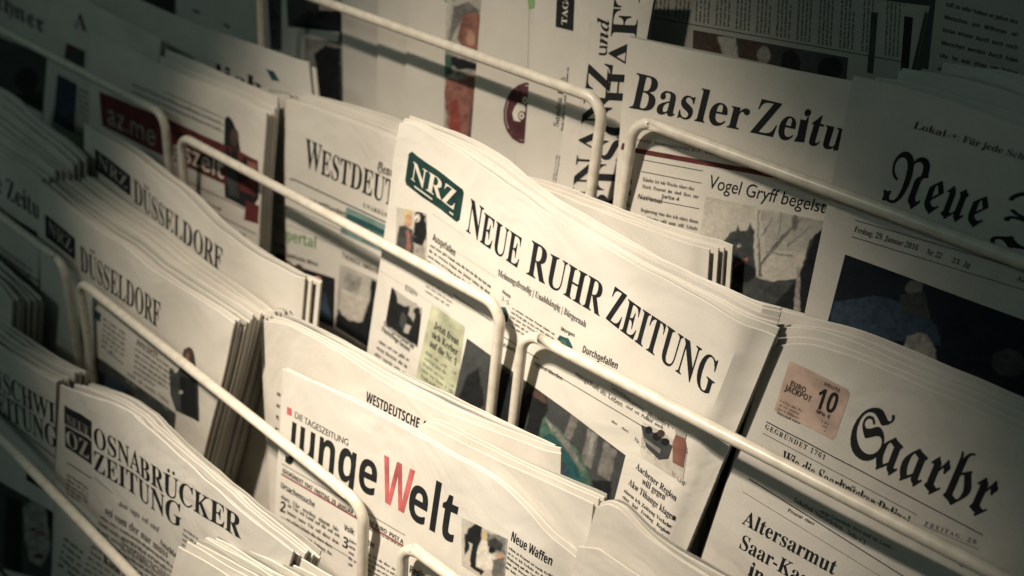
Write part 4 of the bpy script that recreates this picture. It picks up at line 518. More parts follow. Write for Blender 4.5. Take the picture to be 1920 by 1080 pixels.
3,113,500,2,13,354,-230,89,0,0,679,-164,0,-125,-25,-74,-62,-35,-75,-9,-66,17,-93,47,-73,72,-47,92,-17,90,16,12,354,369,0,-283,-42,-15,-42,-5,-57,12,-46,33,-29,
50,-11,61,13,66,33,46,47,26,53,9,3,114,396,1,18,69,449,0,-449,89,0,0,235,8,54,24,44,34,29,43,11,39,-12,44,-32,47,77,-54,39,-26,10,-27,3,-32,-6,-32,-20,-68,-86,
0,103,3,115,385,1,34,324,421,-68,28,-64,9,-61,-8,-47,-24,-30,-39,-10,-51,33,-76,72,-54,72,-43,33,-43,-5,-21,-14,-16,-47,-14,-65,15,-82,44,0,-96,79,-32,77,-9,59,
10,47,26,31,42,11,54,-5,32,-18,30,-31,30,-131,89,-19,19,-6,16,4,17,12,13,43,11,59,-11,71,-36,3,116,333,1,21,167,542,-167,-163,0,-10,78,0,0,-237,9,-56,28,-45,45,
-29,64,-11,25,2,83,28,0,83,-52,-25,-49,-8,-42,14,-16,21,-6,33,0,230,142,0,0,80,-142,0,3,117,500,1,22,437,0,0,449,-89,0,0,-321,-49,-47,-28,-12,-30,-4,-40,7,-29,
19,-17,31,-6,42,0,285,-89,0,0,-279,11,-76,32,-56,49,-35,63,-12,34,5,35,13,64,48,0,-57,3,118,438,1,7,206,-9,30,0,198,458,-95,0,-118,-276,-121,276,-97,0,3,119,
719,1,13,393,449,-66,0,-114,-272,-118,272,-95,0,200,-458,28,0,132,314,133,-314,28,0,198,458,-95,0,-117,-272,3,120,500,1,12,487,449,-114,0,-128,-154,-133,154,
-112,0,189,-221,-189,-228,112,0,133,161,141,-161,114,0,-198,228,3,121,438,1,8,438,449,-100,0,-116,-253,-121,253,-101,0,174,-353,-153,-326,99,0,3,122,417,1,8,
404,449,-383,0,0,-80,228,0,-238,-369,394,0,0,80,-240,0,3,124,260,1,4,92,-230,76,0,0,912,-76,0,3,196,667,4,8,362,686,-69,0,-293,-686,100,0,86,201,290,0,91,-201,
100,0,3,326,536,110,-247,-212,0,8,241,848,-33,-13,-14,-33,14,-33,33,-14,33,14,13,33,-13,33,8,427,848,-33,-13,-14,-33,14,-33,33,-14,33,14,13,33,-13,33,3,214,823,
4,16,45,341,26,-133,72,-111,115,-77,151,-29,155,29,116,77,73,112,25,132,-26,135,-73,111,-116,76,-152,28,-150,-28,-116,-76,-74,-112,16,146,341,20,104,56,82,83,
54,106,20,106,-20,84,-54,56,-82,20,-104,-20,-103,-56,-83,-84,-54,-106,-20,-106,20,-83,54,-56,83,8,319,848,-33,-13,-14,-33,14,-33,33,-14,33,14,13,33,-13,33,8,
505,848,-33,-13,-14,-33,14,-33,33,-14,33,14,13,33,-13,33,3,220,708,3,25,648,682,-98,0,-2,-442,-20,-75,-21,-29,-28,-22,-35,-17,-45,-12,-52,-4,-81,14,-35,18,-50,
50,-13,29,-7,37,-2,453,-98,0,0,-424,24,-120,64,-83,91,-48,105,-16,133,20,95,56,56,87,19,114,8,262,848,-33,-13,-14,-33,14,-33,33,-14,33,14,13,33,-13,33,8,448,
848,-33,-13,-14,-33,14,-33,33,-14,33,14,13,33,-13,33,3,223,500,1,47,59,0,89,0,0,506,8,55,22,36,32,19,40,6,39,-8,31,-22,21,-34,7,-42,-7,-45,-23,-33,-36,-20,-51,
-6,0,-80,72,-10,44,-30,23,-44,6,-50,-8,-50,-21,-38,-33,-25,-43,-9,-48,11,0,-87,64,-9,74,15,56,41,37,65,13,84,-9,64,-24,53,-40,39,-54,23,41,26,31,34,20,43,7,48,
-13,69,-38,52,-60,33,-79,11,-77,-11,-60,-34,-39,-55,-14,-74,3,228,427,4,36,411,80,-47,-24,-16,12,-1,242,-13,66,-34,46,-52,27,-64,9,-46,-4,-40,-11,-34,-19,-29,
-27,0,-97,33,33,36,23,36,14,37,4,35,-4,26,-14,15,-25,5,-36,0,-24,-133,-49,-49,-26,-36,-39,-14,-56,8,-42,22,-35,35,-24,45,-9,61,11,60,35,22,-35,20,-8,45,-1,67,
33,9,258,91,-57,-34,-47,2,-20,13,-13,20,-5,25,11,35,32,28,99,42,8,101,628,-33,-13,-14,-33,14,-33,33,-14,33,14,13,33,-13,33,8,287,628,-33,-13,-14,-33,14,-33,33,
-14,33,14,13,33,-13,33,3,246,552,4,16,273,458,-94,-18,-75,-48,-50,-73,-18,-90,18,-95,49,-76,75,-49,95,-18,99,17,77,49,49,75,18,97,-18,92,-51,72,-77,48,16,272,
378,61,-11,49,-31,32,-48,11,-60,-11,-65,-30,-50,-48,-31,-64,-11,-59,11,-46,32,-29,50,-11,65,11,60,30,47,46,31,8,184,628,-33,-13,-14,-33,14,-33,33,-14,33,14,13,
33,-13,33,8,370,628,-33,-13,-14,-33,14,-33,33,-14,33,14,13,33,-13,33,3,252,500,3,22,437,0,0,449,-89,0,0,-321,-49,-47,-28,-12,-30,-4,-40,7,-29,19,-17,31,-6,42,0,
285,-89,0,0,-279,11,-76,32,-56,49,-35,63,-12,34,5,35,13,64,48,0,-57,8,158,628,-33,-13,-14,-33,14,-33,33,-14,33,14,13,33,-13,33,8,344,628,-33,-13,-14,-33,14,-33,
33,-14,33,14,13,33,-13,33,3,8364,663,3,4,521,470,-34,-71,-464,0,26,71,4,458,328,-32,-72,-403,0,26,72,41,605,663,-36,-78,-45,35,-53,24,-59,8,-57,-8,-50,-25,-23,
-18,-20,-23,-32,-56,-21,-72,-5,-132,13,-78,13,-34,32,-57,20,-22,47,-33,26,-10,57,-8,73,12,81,49,37,-76,-63,-43,-75,-23,-96,-2,-78,23,-67,45,-28,30,-46,74,-17,
43,-19,99,0,112,19,100,17,43,21,40,53,64,67,45,38,15,83,11,79,-10,72,-32,4,75,635,1,45,-50,0,0,23,60,12,16,15,20,38,127,468,6,36,-4,28,-21,19,-45,8,0,24,313,0,
0,-24,-51,-8,-32,-30,-24,-65,-47,-189,220,198,38,47,2,28,-27,17,-24,4,0,22,207,0,0,-24,-34,-9,-39,-26,-231,-214,153,-328,30,-35,37,-9,0,-26,-281,0,0,26,55,8,9,
17,0,18,-115,253,-8,7,-58,-207,-9,-52,4,-21,13,-13,53,-13,0,-23,4,83,549,1,55,229,-17,-64,8,-108,30,-22,-7,-21,-25,-27,0,52,226,28,0,2,-51,20,-71,17,-26,46,-36,
64,-12,48,10,39,29,32,55,3,47,-21,53,-35,41,-123,116,-40,55,-10,28,-5,48,15,75,27,42,36,33,72,32,84,4,127,-29,24,7,20,21,27,0,-48,-206,-29,0,-3,64,-13,37,-32,
43,-28,19,-50,11,-40,-8,-34,-22,-23,-35,-8,-41,10,-42,42,-54,103,-95,38,-44,36,-72,7,-54,-4,-45,-11,-40,-20,-35,-26,-29,-34,-24,-41,-17,4,97,500,2,35,79,-13,
-43,8,-34,26,-23,38,-7,50,5,54,15,56,39,82,34,50,60,60,32,22,60,25,56,-1,22,-13,15,-20,9,-29,16,56,107,0,-102,-364,8,-26,21,3,55,66,22,-14,-38,-56,-38,-41,-39,
-24,-38,-8,-27,4,-19,12,-12,20,-4,34,10,55,-37,-55,-38,-39,-41,-23,17,138,61,35,12,33,36,31,50,26,60,19,62,12,73,-1,36,-20,25,-28,1,-35,-23,-36,-47,-42,-85,-25,
-75,-10,-66,10,-44,13,-11,4,99,412,1,42,138,-14,-64,11,-26,13,-39,41,-13,27,-10,67,2,36,19,73,38,71,25,32,61,55,34,21,67,25,34,3,48,-7,37,-20,23,-29,8,-34,-10,
-40,-17,-18,-23,-9,-46,7,-20,22,-4,21,18,50,0,14,-23,12,-37,-15,-37,-44,-43,-84,-21,-72,-8,-68,11,-58,20,-24,26,-12,45,4,31,17,60,69,27,-19,-43,-60,-46,-44,-50,
-25,4,100,498,2,37,82,-14,-44,9,-33,26,-21,43,-5,27,-1,55,9,49,41,100,68,91,52,44,32,17,64,14,39,-6,34,-17,41,143,4,32,-3,16,-10,9,-44,6,0,27,205,29,-168,-626,
7,-12,17,3,53,67,23,-16,-59,-79,-51,-43,-37,-8,-27,4,-19,13,-11,20,-4,29,10,61,-38,-56,-38,-39,-41,-24,18,143,62,23,6,34,31,32,49,27,60,28,82,12,68,-1,35,-18,
26,-16,3,-20,-5,-33,-28,-43,-62,-38,-78,-25,-80,-5,-64,11,-28,14,-11,4,105,289,2,16,196,553,-26,5,-21,14,-14,21,-5,26,5,26,14,21,21,14,26,5,25,-5,22,-14,14,-21,
5,-26,-5,-26,-14,-21,-22,-14,19,73,-12,-43,11,-18,19,-10,27,4,51,73,277,-3,17,-7,9,-40,7,-1,25,195,30,-98,-379,9,-18,20,3,57,67,20,-14,-38,-58,-40,-41,-39,-25,
4,108,258,1,21,59,-14,-31,5,-23,14,-15,23,-5,31,10,58,133,491,-2,21,-7,9,-41,7,-1,25,195,30,-164,-616,4,-18,12,-5,30,18,41,53,20,-15,-40,-58,-36,-41,-38,-24,4,
110,532,1,37,317,-14,-29,5,-21,14,-13,23,-4,33,17,86,67,205,1,24,-18,12,-27,-7,-28,-19,-59,-79,-58,-123,-47,-160,-119,0,98,375,-10,24,-40,7,-2,25,200,30,-52,
-173,80,107,50,42,25,14,53,10,33,-5,23,-14,14,-23,5,-33,-4,-34,-81,-276,9,-11,21,4,52,65,22,-15,-79,-99,-38,-26,4,114,388,1,24,-21,0,98,375,-10,24,-40,7,-2,25,
200,30,-55,-180,55,97,49,58,48,24,33,-3,17,-13,11,-21,2,-44,-8,-26,-15,-18,-21,-10,-27,1,-46,33,-16,-6,-18,-19,-21,-31,-60,-126,-55,-177,4,115,376,1,45,135,-14,
-41,5,-67,20,-23,-5,-14,-16,-26,4,26,168,29,-5,10,-60,20,-42,31,-26,41,-8,25,4,18,10,10,18,3,34,-12,38,-77,99,-37,68,-9,47,9,48,12,21,36,33,47,17,47,1,93,-20,
18,5,12,13,26,0,-22,-152,-26,3,-14,53,-20,38,-27,22,-34,8,-22,-4,-29,-26,-4,-19,10,-36,100,-134,23,-50,6,-38,-11,-53,-31,-44,-47,-29,
]
def load_glyphs():
    """rows of numbers: style, character code, advance, outlines; every outline: point count, then steps in 1/1000 em"""
    G = {}; i = 0
    while i < len(GB):
        st, ch, adv, nc = GB[i:i + 4]; i += 4; cs = []
        for _ in range(nc):
            n = GB[i]; i += 1; cs.append(np.cumsum(np.array(GB[i:i + 2 * n]).reshape(-1, 2), axis=0) / 1000.0); i += 2 * n
        G['BFSRI'[st] + chr(ch)] = (adv / 1000.0, cs)
    return G
GL = load_glyphs(); TRI = {}
CAP = dict(B=.678, F=.736, S=.714, R=.714, I=.67)
CAP['S'] = max(c[:, 1].max() for c in GL['SH'][1]); CAP['R'] = max(c[:, 1].max() for c in GL['RH'][1])
def glyph(style, ch):
    """(advance, verts, tris) of a character"""
    k = style + ch
    if k in TRI: return TRI[k]
    base = {'Ü': 'U', 'ü': 'u', 'ä': 'a', 'Ä': 'A', 'ö': 'o'}.get(ch)
    if ch == 'ȷ':
        adv, cs = GL[style + 'j']; cs = [c for c in cs if len(c) == max(len(q) for q in cs)]; v = cs[0]
        r = (adv, v, [tuple(q) for q in tessellate_polygon([[Vector((x, y, 0)) for x, y in v]])])
    elif ch == ' ': r = (.27, np.zeros((0, 2)), [])
    elif k in GL:
        adv, cs = GL[k]; v = np.concatenate(cs) if cs else np.zeros((0, 2))
        t = [tuple(q) for q in tessellate_polygon([[Vector((x, y, 0)) for x, y in c] for c in cs])] if cs else []
        r = (adv, v, t)
    elif base:
        adv, v, t = glyph(style, base); v = v.tolist(); t = list(t); top = .80 if base.isupper() else .60; R = .058; w = adv
        for cx in (w * .34, w * .66):
            k0 = len(v); v += [(cx + R * math.cos(q), top + R * math.sin(q)) for q in np.linspace(0, 2 * math.pi, 13)[:-1]]; t += [(k0, k0 + i, k0 + i + 1) for i in range(1, 11)]
        r = (adv, np.array(v), t)
    else:
        return glyph('R', ch) if style != 'R' else (.4, np.zeros((0, 2)), [])
    TRI[k] = r; return r
def layout(text, style, small=None, spacing=0.0):
    """text set on one line, x from 0 to 1, y in cap heights; small: size of lower-case letters set as small capitals"""
    V = []; T = []; x = 0.0; n = 0; cap = CAP[style]
    for ch in text:
        s = 1.0
        if small and ch.islower(): ch = ch.upper(); s = small
        adv, v, t = glyph(style, ch)
        if len(v): V.append(np.stack([v[:, 0] * s + x, v[:, 1] * s / cap], 1)); T += [tuple(i + n for i in q) for q in t]; n += len(v)
        x += adv * s + spacing
    V = np.concatenate(V); x0 = V[:, 0].min(); x1 = V[:, 0].max()
    V[:, 0] = (V[:, 0] - x0) / (x1 - x0); return V, T

# ------------------------------------------------------------------ newspapers
def smooth(x): x = np.clip(x, 0, 1); return x * x * (3 - 2 * x)
class Page:
    pass
ORD = ['front', 'second', 'third', 'fourth', 'fifth', 'sixth', 'seventh', 'eighth', 'ninth', 'tenth', 'eleventh', 'twelfth', 'thirteenth', 'fourteenth']
def curve_ab(pts, d): return np.array([ab(p, d) for p in pts])
def resample(c, n):
    """polyline -> n points evenly spread along its first coordinate, gently rounded"""
    L = np.concatenate([[0], np.cumsum(np.hypot(*(c[1:] - c[:-1]).T))]); s = np.linspace(0, L[-1], n)
    a = np.interp(s, L, c[:, 0]); b = np.interp(s, L, c[:, 1])
    for _ in range(3):
        a[1:-1] = (a[:-2] + 2 * a[1:-1] + a[2:]) / 4; b[1:-1] = (b[:-2] + 2 * b[1:-1] + b[2:]) / 4
    return a, b
def slab(top, bot, d, Df, th, nu, nv):
    """a closed thin section of folded sheets; top, bot: (a, b) arrays; returns verts, faces"""
    a0, b0 = bot; a1, b1 = top
    v = 1 - (1 - np.linspace(0, 1, nv)) ** 1.6
    A = a0[None] + (a1 - a0)[None] * v[:, None]; B = b0[None] + (b1 - b0)[None] * v[:, None]
    D = Df(A, B); Fr = w3(A, B, d, D).reshape(-1, 3)
    Bk = w3(A, B, d, D - th).reshape(-1, 3)
    # rounded lip along the top, right and left edge
    up = w3(A[-1], B[-1] + th * .25, d, D[-1] - th * .5)
    V = np.concatenate([Fr, Bk, up]); m = nu * nv; F = []
    for j in range(nv - 1):
        for i in range(nu - 1):
            p = j * nu + i; F.append((p, p + 1, p + nu + 1, p + nu)); F.append((m + p, m + p + nu, m + p + nu + 1, m + p + 1))
        for i, s in ((0, 1), (nu - 1, 0)):
            p = j * nu + i; q = (p, p + nu, m + p + nu, m + p); F.append(q if s else q[::-1])
    for i in range(nu - 1):
        p = (nv - 1) * nu + i; F.append((p, p + 1, 2 * m + i + 1, 2 * m + i)); F.append((2 * m + i, 2 * m + i + 1, m + p + 1, m + p)); F.append((i + 1, i, m + i, m + i + 1))
    F.append(((nv - 1) * nu, 2 * m, m + (nv - 1) * nu)); F.append((nv * nu - 1, m + nv * nu - 1, 2 * m + nu - 1))
    return V, F
def stack(key, d, top, left, right, tier, n, phrase, group=None, th=.0058, back=None, seed=0, amp=.0022, paper=0, lroll=None, rroll=None, droop=0.0,
          drift=(0, 0), drop=.172, first='front copy', sections=2, noun='newspaper', jit=1.0, tilt=0.0):
    """n folded copies one behind the other. top: picture points of the front copy's upper edge; left/right: a lower point of its side edges"""
    rng = random.Random(seed * 77 + 5); b_bot = BARB[tier] - drop
    ph = [rng.uniform(0, 6.28) for _ in range(6)]; l1 = rng.uniform(.2, .3); l2 = rng.uniform(.10, .15)
    tf = curve_ab(top, d); Lq, Rq = ab(left, d), ab(right, d); TL, TR = tf[0], tf[-1]
    bt = max(TL[1], TR[1])
    def ext(T, q): k = (b_bot - T[1]) / (q[1] - T[1]); return T + (q - T) * k
    BL, BR = ext(TL, Lq), ext(TR, Rq)
    tb = curve_ab(back, d + th * (n - 1)) if back else None
    def mkD(gain, extra):
        e1, e2 = extra
        def Df(A, B):
            A = np.asarray(A, float); B = np.asarray(B, float)
            h = smooth((B - b_bot) / (bt - b_bot + 1e-6))
            z = amp * gain * (.25 + .75 * h) * (.6 * np.sin(6.283 * A / l1 + ph[0]) + .3 * np.sin(6.283 * (A / l2 + B / .35) + ph[1]) + .25 * np.sin(6.283 * (B / .16 + A / .5) + ph[2]))
            z = z + amp * .22 * h ** 3 * (np.sin(A / .0085 + ph[3]) * np.sin(A / .031 + ph[4]) + .5 * np.sin(A / .005 + ph[5] + B / .02))
            z = z + e1 * h * np.sin(6.283 * A / .19 + e2) + tilt * (A - TL[0])
            z = z + droop * h * h
            fl = (B - b_bot) / (bt - b_bot); la = BL[0] + (TL[0] - BL[0]) * fl; ra = BR[0] + (TR[0] - BR[0]) * fl
            if lroll: z = z - lroll[1] * (1 - smooth((A - la) / lroll[0])) 
            if rroll: z = z - rroll[1] * (1 - smooth((ra - A) / rroll[0]))
            return z
        return Df
    pages = []
    ts = th * .84 / sections
    for k in range(n):
        f = k / max(1, n - 1)
        if k == 0: sa, sb = 0.0, 0.0
        else: sa = drift[0] * k + rng.uniform(-.0015, .0015) * jit; sb = drift[1] * k + rng.uniform(-.0036, .0026) * jit
        Df = mkD(1.0 if k == 0 else rng.uniform(.9, 1.1), (0 if k == 0 else rng.uniform(-.0011, .0011) * jit, rng.uniform(0, 6)))
        dk = d + th * k
        base = w3((BL[0] + BR[0]) / 2, b_bot, dk)
        nm = 'folded_newspaper'
        lab = ('%s of %s' % (first, phrase)) if k == 0 else '%s copy from the front of %s' % (ORD[k], phrase)
        if n == 1: lab = phrase
        e = empty(nm, base, lab, noun, (group or phrase) if n > 1 else group); e['_o'] = list(base)
        inner = []
        for s in range(sections):
            nu, nv = (60, 26) if (k == 0 and s == 0) else (36, 8)
            at, bt_ = resample(tf, nu)
            if tb is not None and k > 0:
                a2, b2 = resample(tb, nu); at = at + (a2 - at) * f; bt_ = bt_ + (b2 - bt_) * f
            ja = rng.uniform(-.0012, .0006) if s else 0; jb = (rng.uniform(-.0062, -.0022) if rng.random() < .75 else rng.uniform(-.001, .0016)) if s else 0
            if s == sections - 1: jb += .0004
            sl = rng.uniform(-.003, .003) if s else (rng.uniform(-.004, .004) * jit if k else 0)
            u = np.linspace(0, 1, nu)
            at2 = at + sa + ja * (u * 2 - .5); bt2 = bt_ + sb + jb + sl * (u - .5) + (np.sin(u * rng.uniform(6, 14) + rng.uniform(0, 6)) * .0007 if (s or k) else 0)
            dl, dr = (at2[0] - TL[0]), (at2[-1] - TR[0])
            ab0 = np.linspace(BL[0] + dl, BR[0] + dr, nu); bb0 = np.full(nu, b_bot)
            V, F = slab((at2, bt2), (ab0, bb0), dk + ts * s, Df, ts * (.78 if s == 0 else .55), nu, nv)
            if s == 0: fp = mesh('front_page', V, F, PAPER[paper], e, smooth=True, sharp=True)
            else: inner.append((V, F))
        V, F = joinmesh(inner); mesh('inner_pages', V, F, PAPER[rng.choice([3, 3, 4, 1])], e, smooth=True, sharp=True)  # mostly darker sheets, painting the shade lines between copies
        p = Page(); p.d = dk; p.D = Df; p.e = e; p.layer = 0; pages.append(p)
    return pages

# ------------------------------------------------------------------ printing on a page
def unp(p, pg):
    q = ab(p, pg.d)
    for _ in range(3): q = ab(p, pg.d - float(pg.D(q[0], q[1])))
    return q
def lay(pg, name, verts, faces, mats, midx=None, fine=True, up=0.0):
    """verts in page coordinates -> a printed patch following the paper"""
    v = np.asarray(verts, float)
    if fine:
        bm = bmesh.new(); bv = [bm.verts.new((x, y, 0)) for x, y in v]
        for i, f in enumerate(faces):
            try: q = bm.faces.new([bv[k] for k in f]); q.material_index = midx[i] if midx is not None else 0
            except ValueError: pass
        for ax, st in ((0, .010), (1, .014)):
            lo, hi = v[:, ax].min(), v[:, ax].max(); k = math.floor(lo / st) + 1
            while k * st < hi:
                n = (1, 0, 0) if ax == 0 else (0, 1, 0)
                bmesh.ops.bisect_plane(bm, geom=bm.verts[:] + bm.edges[:] + bm.faces[:], plane_co=(k * st, k * st, 0), plane_no=n, dist=1e-7); k += 1
        bm.verts.index_update()
        v = np.array([x.co[:2] for x in bm.verts]); faces = [[x.index for x in f.verts] for f in bm.faces]; midx = [f.material_index for f in bm.faces]; bm.free()
    z = .00028 + up
    P = w3(v[:, 0], v[:, 1], pg.d, pg.D(v[:, 0], v[:, 1]) + z)
    return mesh(name, P, [tuple(f) for f in faces], mats, pg.e, midx)
def quad_map(pg, bl, br, tr, tl):
    c = [unp(p, pg) for p in (bl, br, tr, tl)]
    return lambda s, t: (np.outer((1 - s) * (1 - t), c[0]) + np.outer(s * (1 - t), c[1]) + np.outer(s * t, c[2]) + np.outer((1 - s) * t, c[3]))
def updir(p, pg, h):
    q = unp(p, pg); P = w3(q[0], q[1], pg.d) - OFF; Q = P + UV * .05; c = AX.T @ Q
    x, y = 960 + FPX * c[0] / c[2] - p[0], 540 + FPX * c[1] / c[2] - p[1]; k = h / math.hypot(x, y); return (p[0] + x * k, p[1] + y * k)
def T(pg, text, style, bl, br, h, hr=None, col='black', name='headline', small=None, sp=0.0, up=None, layer=0):
    """text between two picture points of its base line; h: cap height in picture points"""
    V, F = layout(text, style, small, sp); hr = hr or h
    tl = (bl[0] + up[0] * h, bl[1] + up[1] * h) if up else updir(bl, pg, h); tr = (br[0] + up[0] * hr, br[1] + up[1] * hr) if up else updir(br, pg, hr)
    v = quad_map(pg, bl, br, tr, tl)(V[:, 0], V[:, 1])
    return lay(pg, name, v, F, ink(col, (0, 0, 0)), fine=h > 22, up=.0001 * layer)
def Q(pg, pts, col, name='colour_panel', layer=0, grid=True):
    """flat printed polygon given by picture points"""
    v = np.array([unp(p, pg) for p in pts]); f = [tuple(q) for q in tessellate_polygon([[Vector((*p, 0)) for p in v]])]
    return lay(pg, name, v, f, ink(col, (0, 0, 0)), up=.0001 * layer)
def ell(cx, cy, rx, ry, rot=0, n=18):
    c, s = math.cos(math.radians(rot)), math.sin(math.radians(rot))
    return [(cx + rx * math.cos(q) * c - ry * math.sin(q) * s, cy + rx * math.cos(q) * s + ry * math.sin(q) * c) for q in np.linspace(0, 6.2832, n + 1)[:-1]]
def vnoise(x, y, seed):
    """smooth value noise on an array of points"""
    r = np.random.default_rng(seed).random((64, 64)); xi = np.floor(x).astype(int); yi = np.floor(y).astype(int); fx = smooth(x - xi); fy = smooth(y - yi)
    g = lambda a, b: r[(yi + b) % 64, (xi + a) % 64]
    return (g(0, 0) * (1 - fx) + g(1, 0) * fx) * (1 - fy) + (g(0, 1) * (1 - fx) + g(1, 1) * fx) * fy
def sdist(P, poly):
    """signed distance to a polygon, positive inside"""
    x, y = P[:, 0], P[:, 1]; ins = np.zeros(len(P), bool); dm = np.full(len(P), 1e9)
    for (ax, ay), (bx, by) in zip(poly, poly[1:] + poly[:1]):
        ex, ey = bx - ax, by - ay; k = np.clip(((x - ax) * ex + (y - ay) * ey) / (ex * ex + ey * ey + 1e-9), 0, 1)
        dm = np.minimum(dm, np.hypot(x - ax - k * ex, y - ay - k * ey))
        if ay != by: ins ^= ((ay > y) != (by > y)) & (x < (bx - ax) * (y - ay) / (by - ay) + ax)
    return np.where(ins, dm, -dm)
def PHS(pg, shapes, name='photograph', soft=1.6, step=2.2, grain=.34):
    """a printed press picture: the first shape is its four corners (TL, TR, BR, BL); tones of all shapes flow into each other like halftone"""
    tl, tr, br, bl = [np.array(q, float) for q in shapes[0][1]]
    nu = int(max(8, min(150, np.hypot(*(tr - tl)) / step))); nv = int(max(8, min(150, np.hypot(*(bl - tl)) / step)))
    S, Tq = np.meshgrid(np.linspace(0, 1, nu), np.linspace(0, 1, nv)); S = S.ravel(); Tq = Tq.ravel()
    P = np.outer((1 - S) * (1 - Tq), tl) + np.outer(S * (1 - Tq), tr) + np.outer(S * Tq, br) + np.outer((1 - S) * Tq, bl)
    sd = int(abs(tl[0] * 7 + tl[1] * 13)) % 9973
    W_ = P + 3.0 * np.stack([vnoise(P[:, 0] / 7, P[:, 1] / 7, sd + 5) - .5, vnoise(P[:, 0] / 7, P[:, 1] / 7, sd + 6) - .5], 1)
    Cc = np.tile(PAL[shapes[0][0]], (len(P), 1)).astype(float)
    n = .5 * vnoise(P[:, 0] / 26, P[:, 1] / 26, sd) + .3 * vnoise(P[:, 0] / 11, P[:, 1] / 11, sd + 1) + .2 * vnoise(P[:, 0] / 5, P[:, 1] / 5, sd + 2)
    Cc = Cc * (1 + grain * (1.3 if max(PAL[shapes[0][0]]) > .3 else 2.4) * (n[:, None] - .5))
    for i, (c, pts) in enumerate(shapes[1:]):
        a = smooth(sdist(W_, list(pts)) / (2 * soft) + .5)[:, None]
        n2 = .6 * vnoise(P[:, 0] / 9, P[:, 1] / 9, sd + 20 + i) + .4 * vnoise(P[:, 0] / 4, P[:, 1] / 4, sd + 40 + i)
        Cc = Cc * (1 - a) + a * np.array(PAL[c]) * (1 + grain * (1.1 if max(PAL[c]) > .3 else 2.6) * (n2[:, None] - .5))
    c4 = [unp(q, pg) for q in (tl, tr, br, bl)]
    v = np.outer((1 - S) * (1 - Tq), c4[0]) + np.outer(S * (1 - Tq), c4[1]) + np.outer(S * Tq, c4[2]) + np.outer((1 - S) * Tq, c4[3])
    F = [(j * nu + i, j * nu + i + 1, (j + 1) * nu + i + 1, (j + 1) * nu + i) for j in range(nv - 1) for i in range(nu - 1)]
    F = [f[::-1] for f in F]
    o = mesh(name, w3(v[:, 0], v[:, 1], pg.d, pg.D(v[:, 0], v[:, 1]) + .0003), F, PHOTO, pg.e)
    at = o.data.attributes.new('print', 'FLOAT_COLOR', 'POINT'); at.data.foreach_set('color', np.concatenate([np.clip(Cc, 0, .8), np.ones((len(P), 1))], 1).astype(np.float32).ravel())
    return o
def PH(pg, shapes, name='photograph'):
    """a printed picture: polygons (colour, points), painted one over another as thin ink films"""
    if len(shapes[0][1]) == 4 and name == 'photograph': return PHS(pg, shapes, name)
    V = []; F = []; M = []; mats = []; Z = []
    for i, (c, pts) in enumerate(shapes):
        v = np.array([unp(p, pg) for p in pts]); tri = tessellate_polygon([[Vector((*p, 0)) for p in v]])
        m = ink(c, (0, 0, 0))
        if m not in mats: mats.append(m)
        bm = bmesh.new(); bv = [bm.verts.new((x, y, 0)) for x, y in v]
        for t in tri:
            try: bm.faces.new([bv[k] for k in t])
            except ValueError: pass
        for ax, st in ((0, .010), (1, .014)):
            lo, hi = v[:, ax].min(), v[:, ax].max(); k = math.floor(lo / st) + 1
            while k * st < hi:
                bmesh.ops.bisect_plane(bm, geom=bm.verts[:] + bm.edges[:] + bm.faces[:], plane_co=(k * st, k * st, 0), plane_no=(1, 0, 0) if ax == 0 else (0, 1, 0), dist=1e-7); k += 1
        bm.verts.index_update(); n0 = len(V)
        for x in bm.verts: V.append(x.co[:2]); Z.append(.00028 + .00006 * i)
        for q in bm.faces: F.append(tuple(x.index + n0 for x in q.verts)); M.append(mats.index(m))
        bm.free()
    V = np.array(V); P = w3(V[:, 0], V[:, 1], pg.d, pg.D(V[:, 0], V[:, 1]) + np.array(Z))
    return mesh(name, P, F, mats, pg.e, M)
def L(pg, p, q, w=1.4, col='text', name='rule'):
    """printed rule, w picture points wide"""
    a, b = updir(p, pg, w), updir(q, pg, w); n = 8
    lo = [(p[0] + (q[0] - p[0]) * i / n, p[1] + (q[1] - p[1]) * i / n) for i in range(n + 1)]; hi = [(a[0] + (b[0] - a[0]) * i / n, a[1] + (b[1] - a[1]) * i / n) for i in range(n + 1)]
    v = np.array([unp(x, pg) for x in lo + hi]); f = [(i, i + 1, n + 2 + i, n + 1 + i) for i in range(n)]
    return lay(pg, name, v, f, ink(col, (0, 0, 0)))
WORDS = ('der die und in den von zu das mit sich des auf ist im dem nicht ein eine als auch es an werden aus er hat dass sie nach wird bei einer um am sind noch wie einem einen so zum war haben nur oder aber vor zur bis mehr durch man '
         'sein wurde sei Prozent Jahr Stadt Land gegen vom kann schon wenn habe seine Mark ihre dann unter wir soll ich eines Jahre zwei diese wieder keine Uhr seiner worden will zwischen immer Millionen was sagte gibt alle seit muss Menschen '
         'Freitag Polizei Region Januar Gemeinde Verkehr Woche Regierung Schule Kinder Wirtschaft Zeitung Bericht').split()
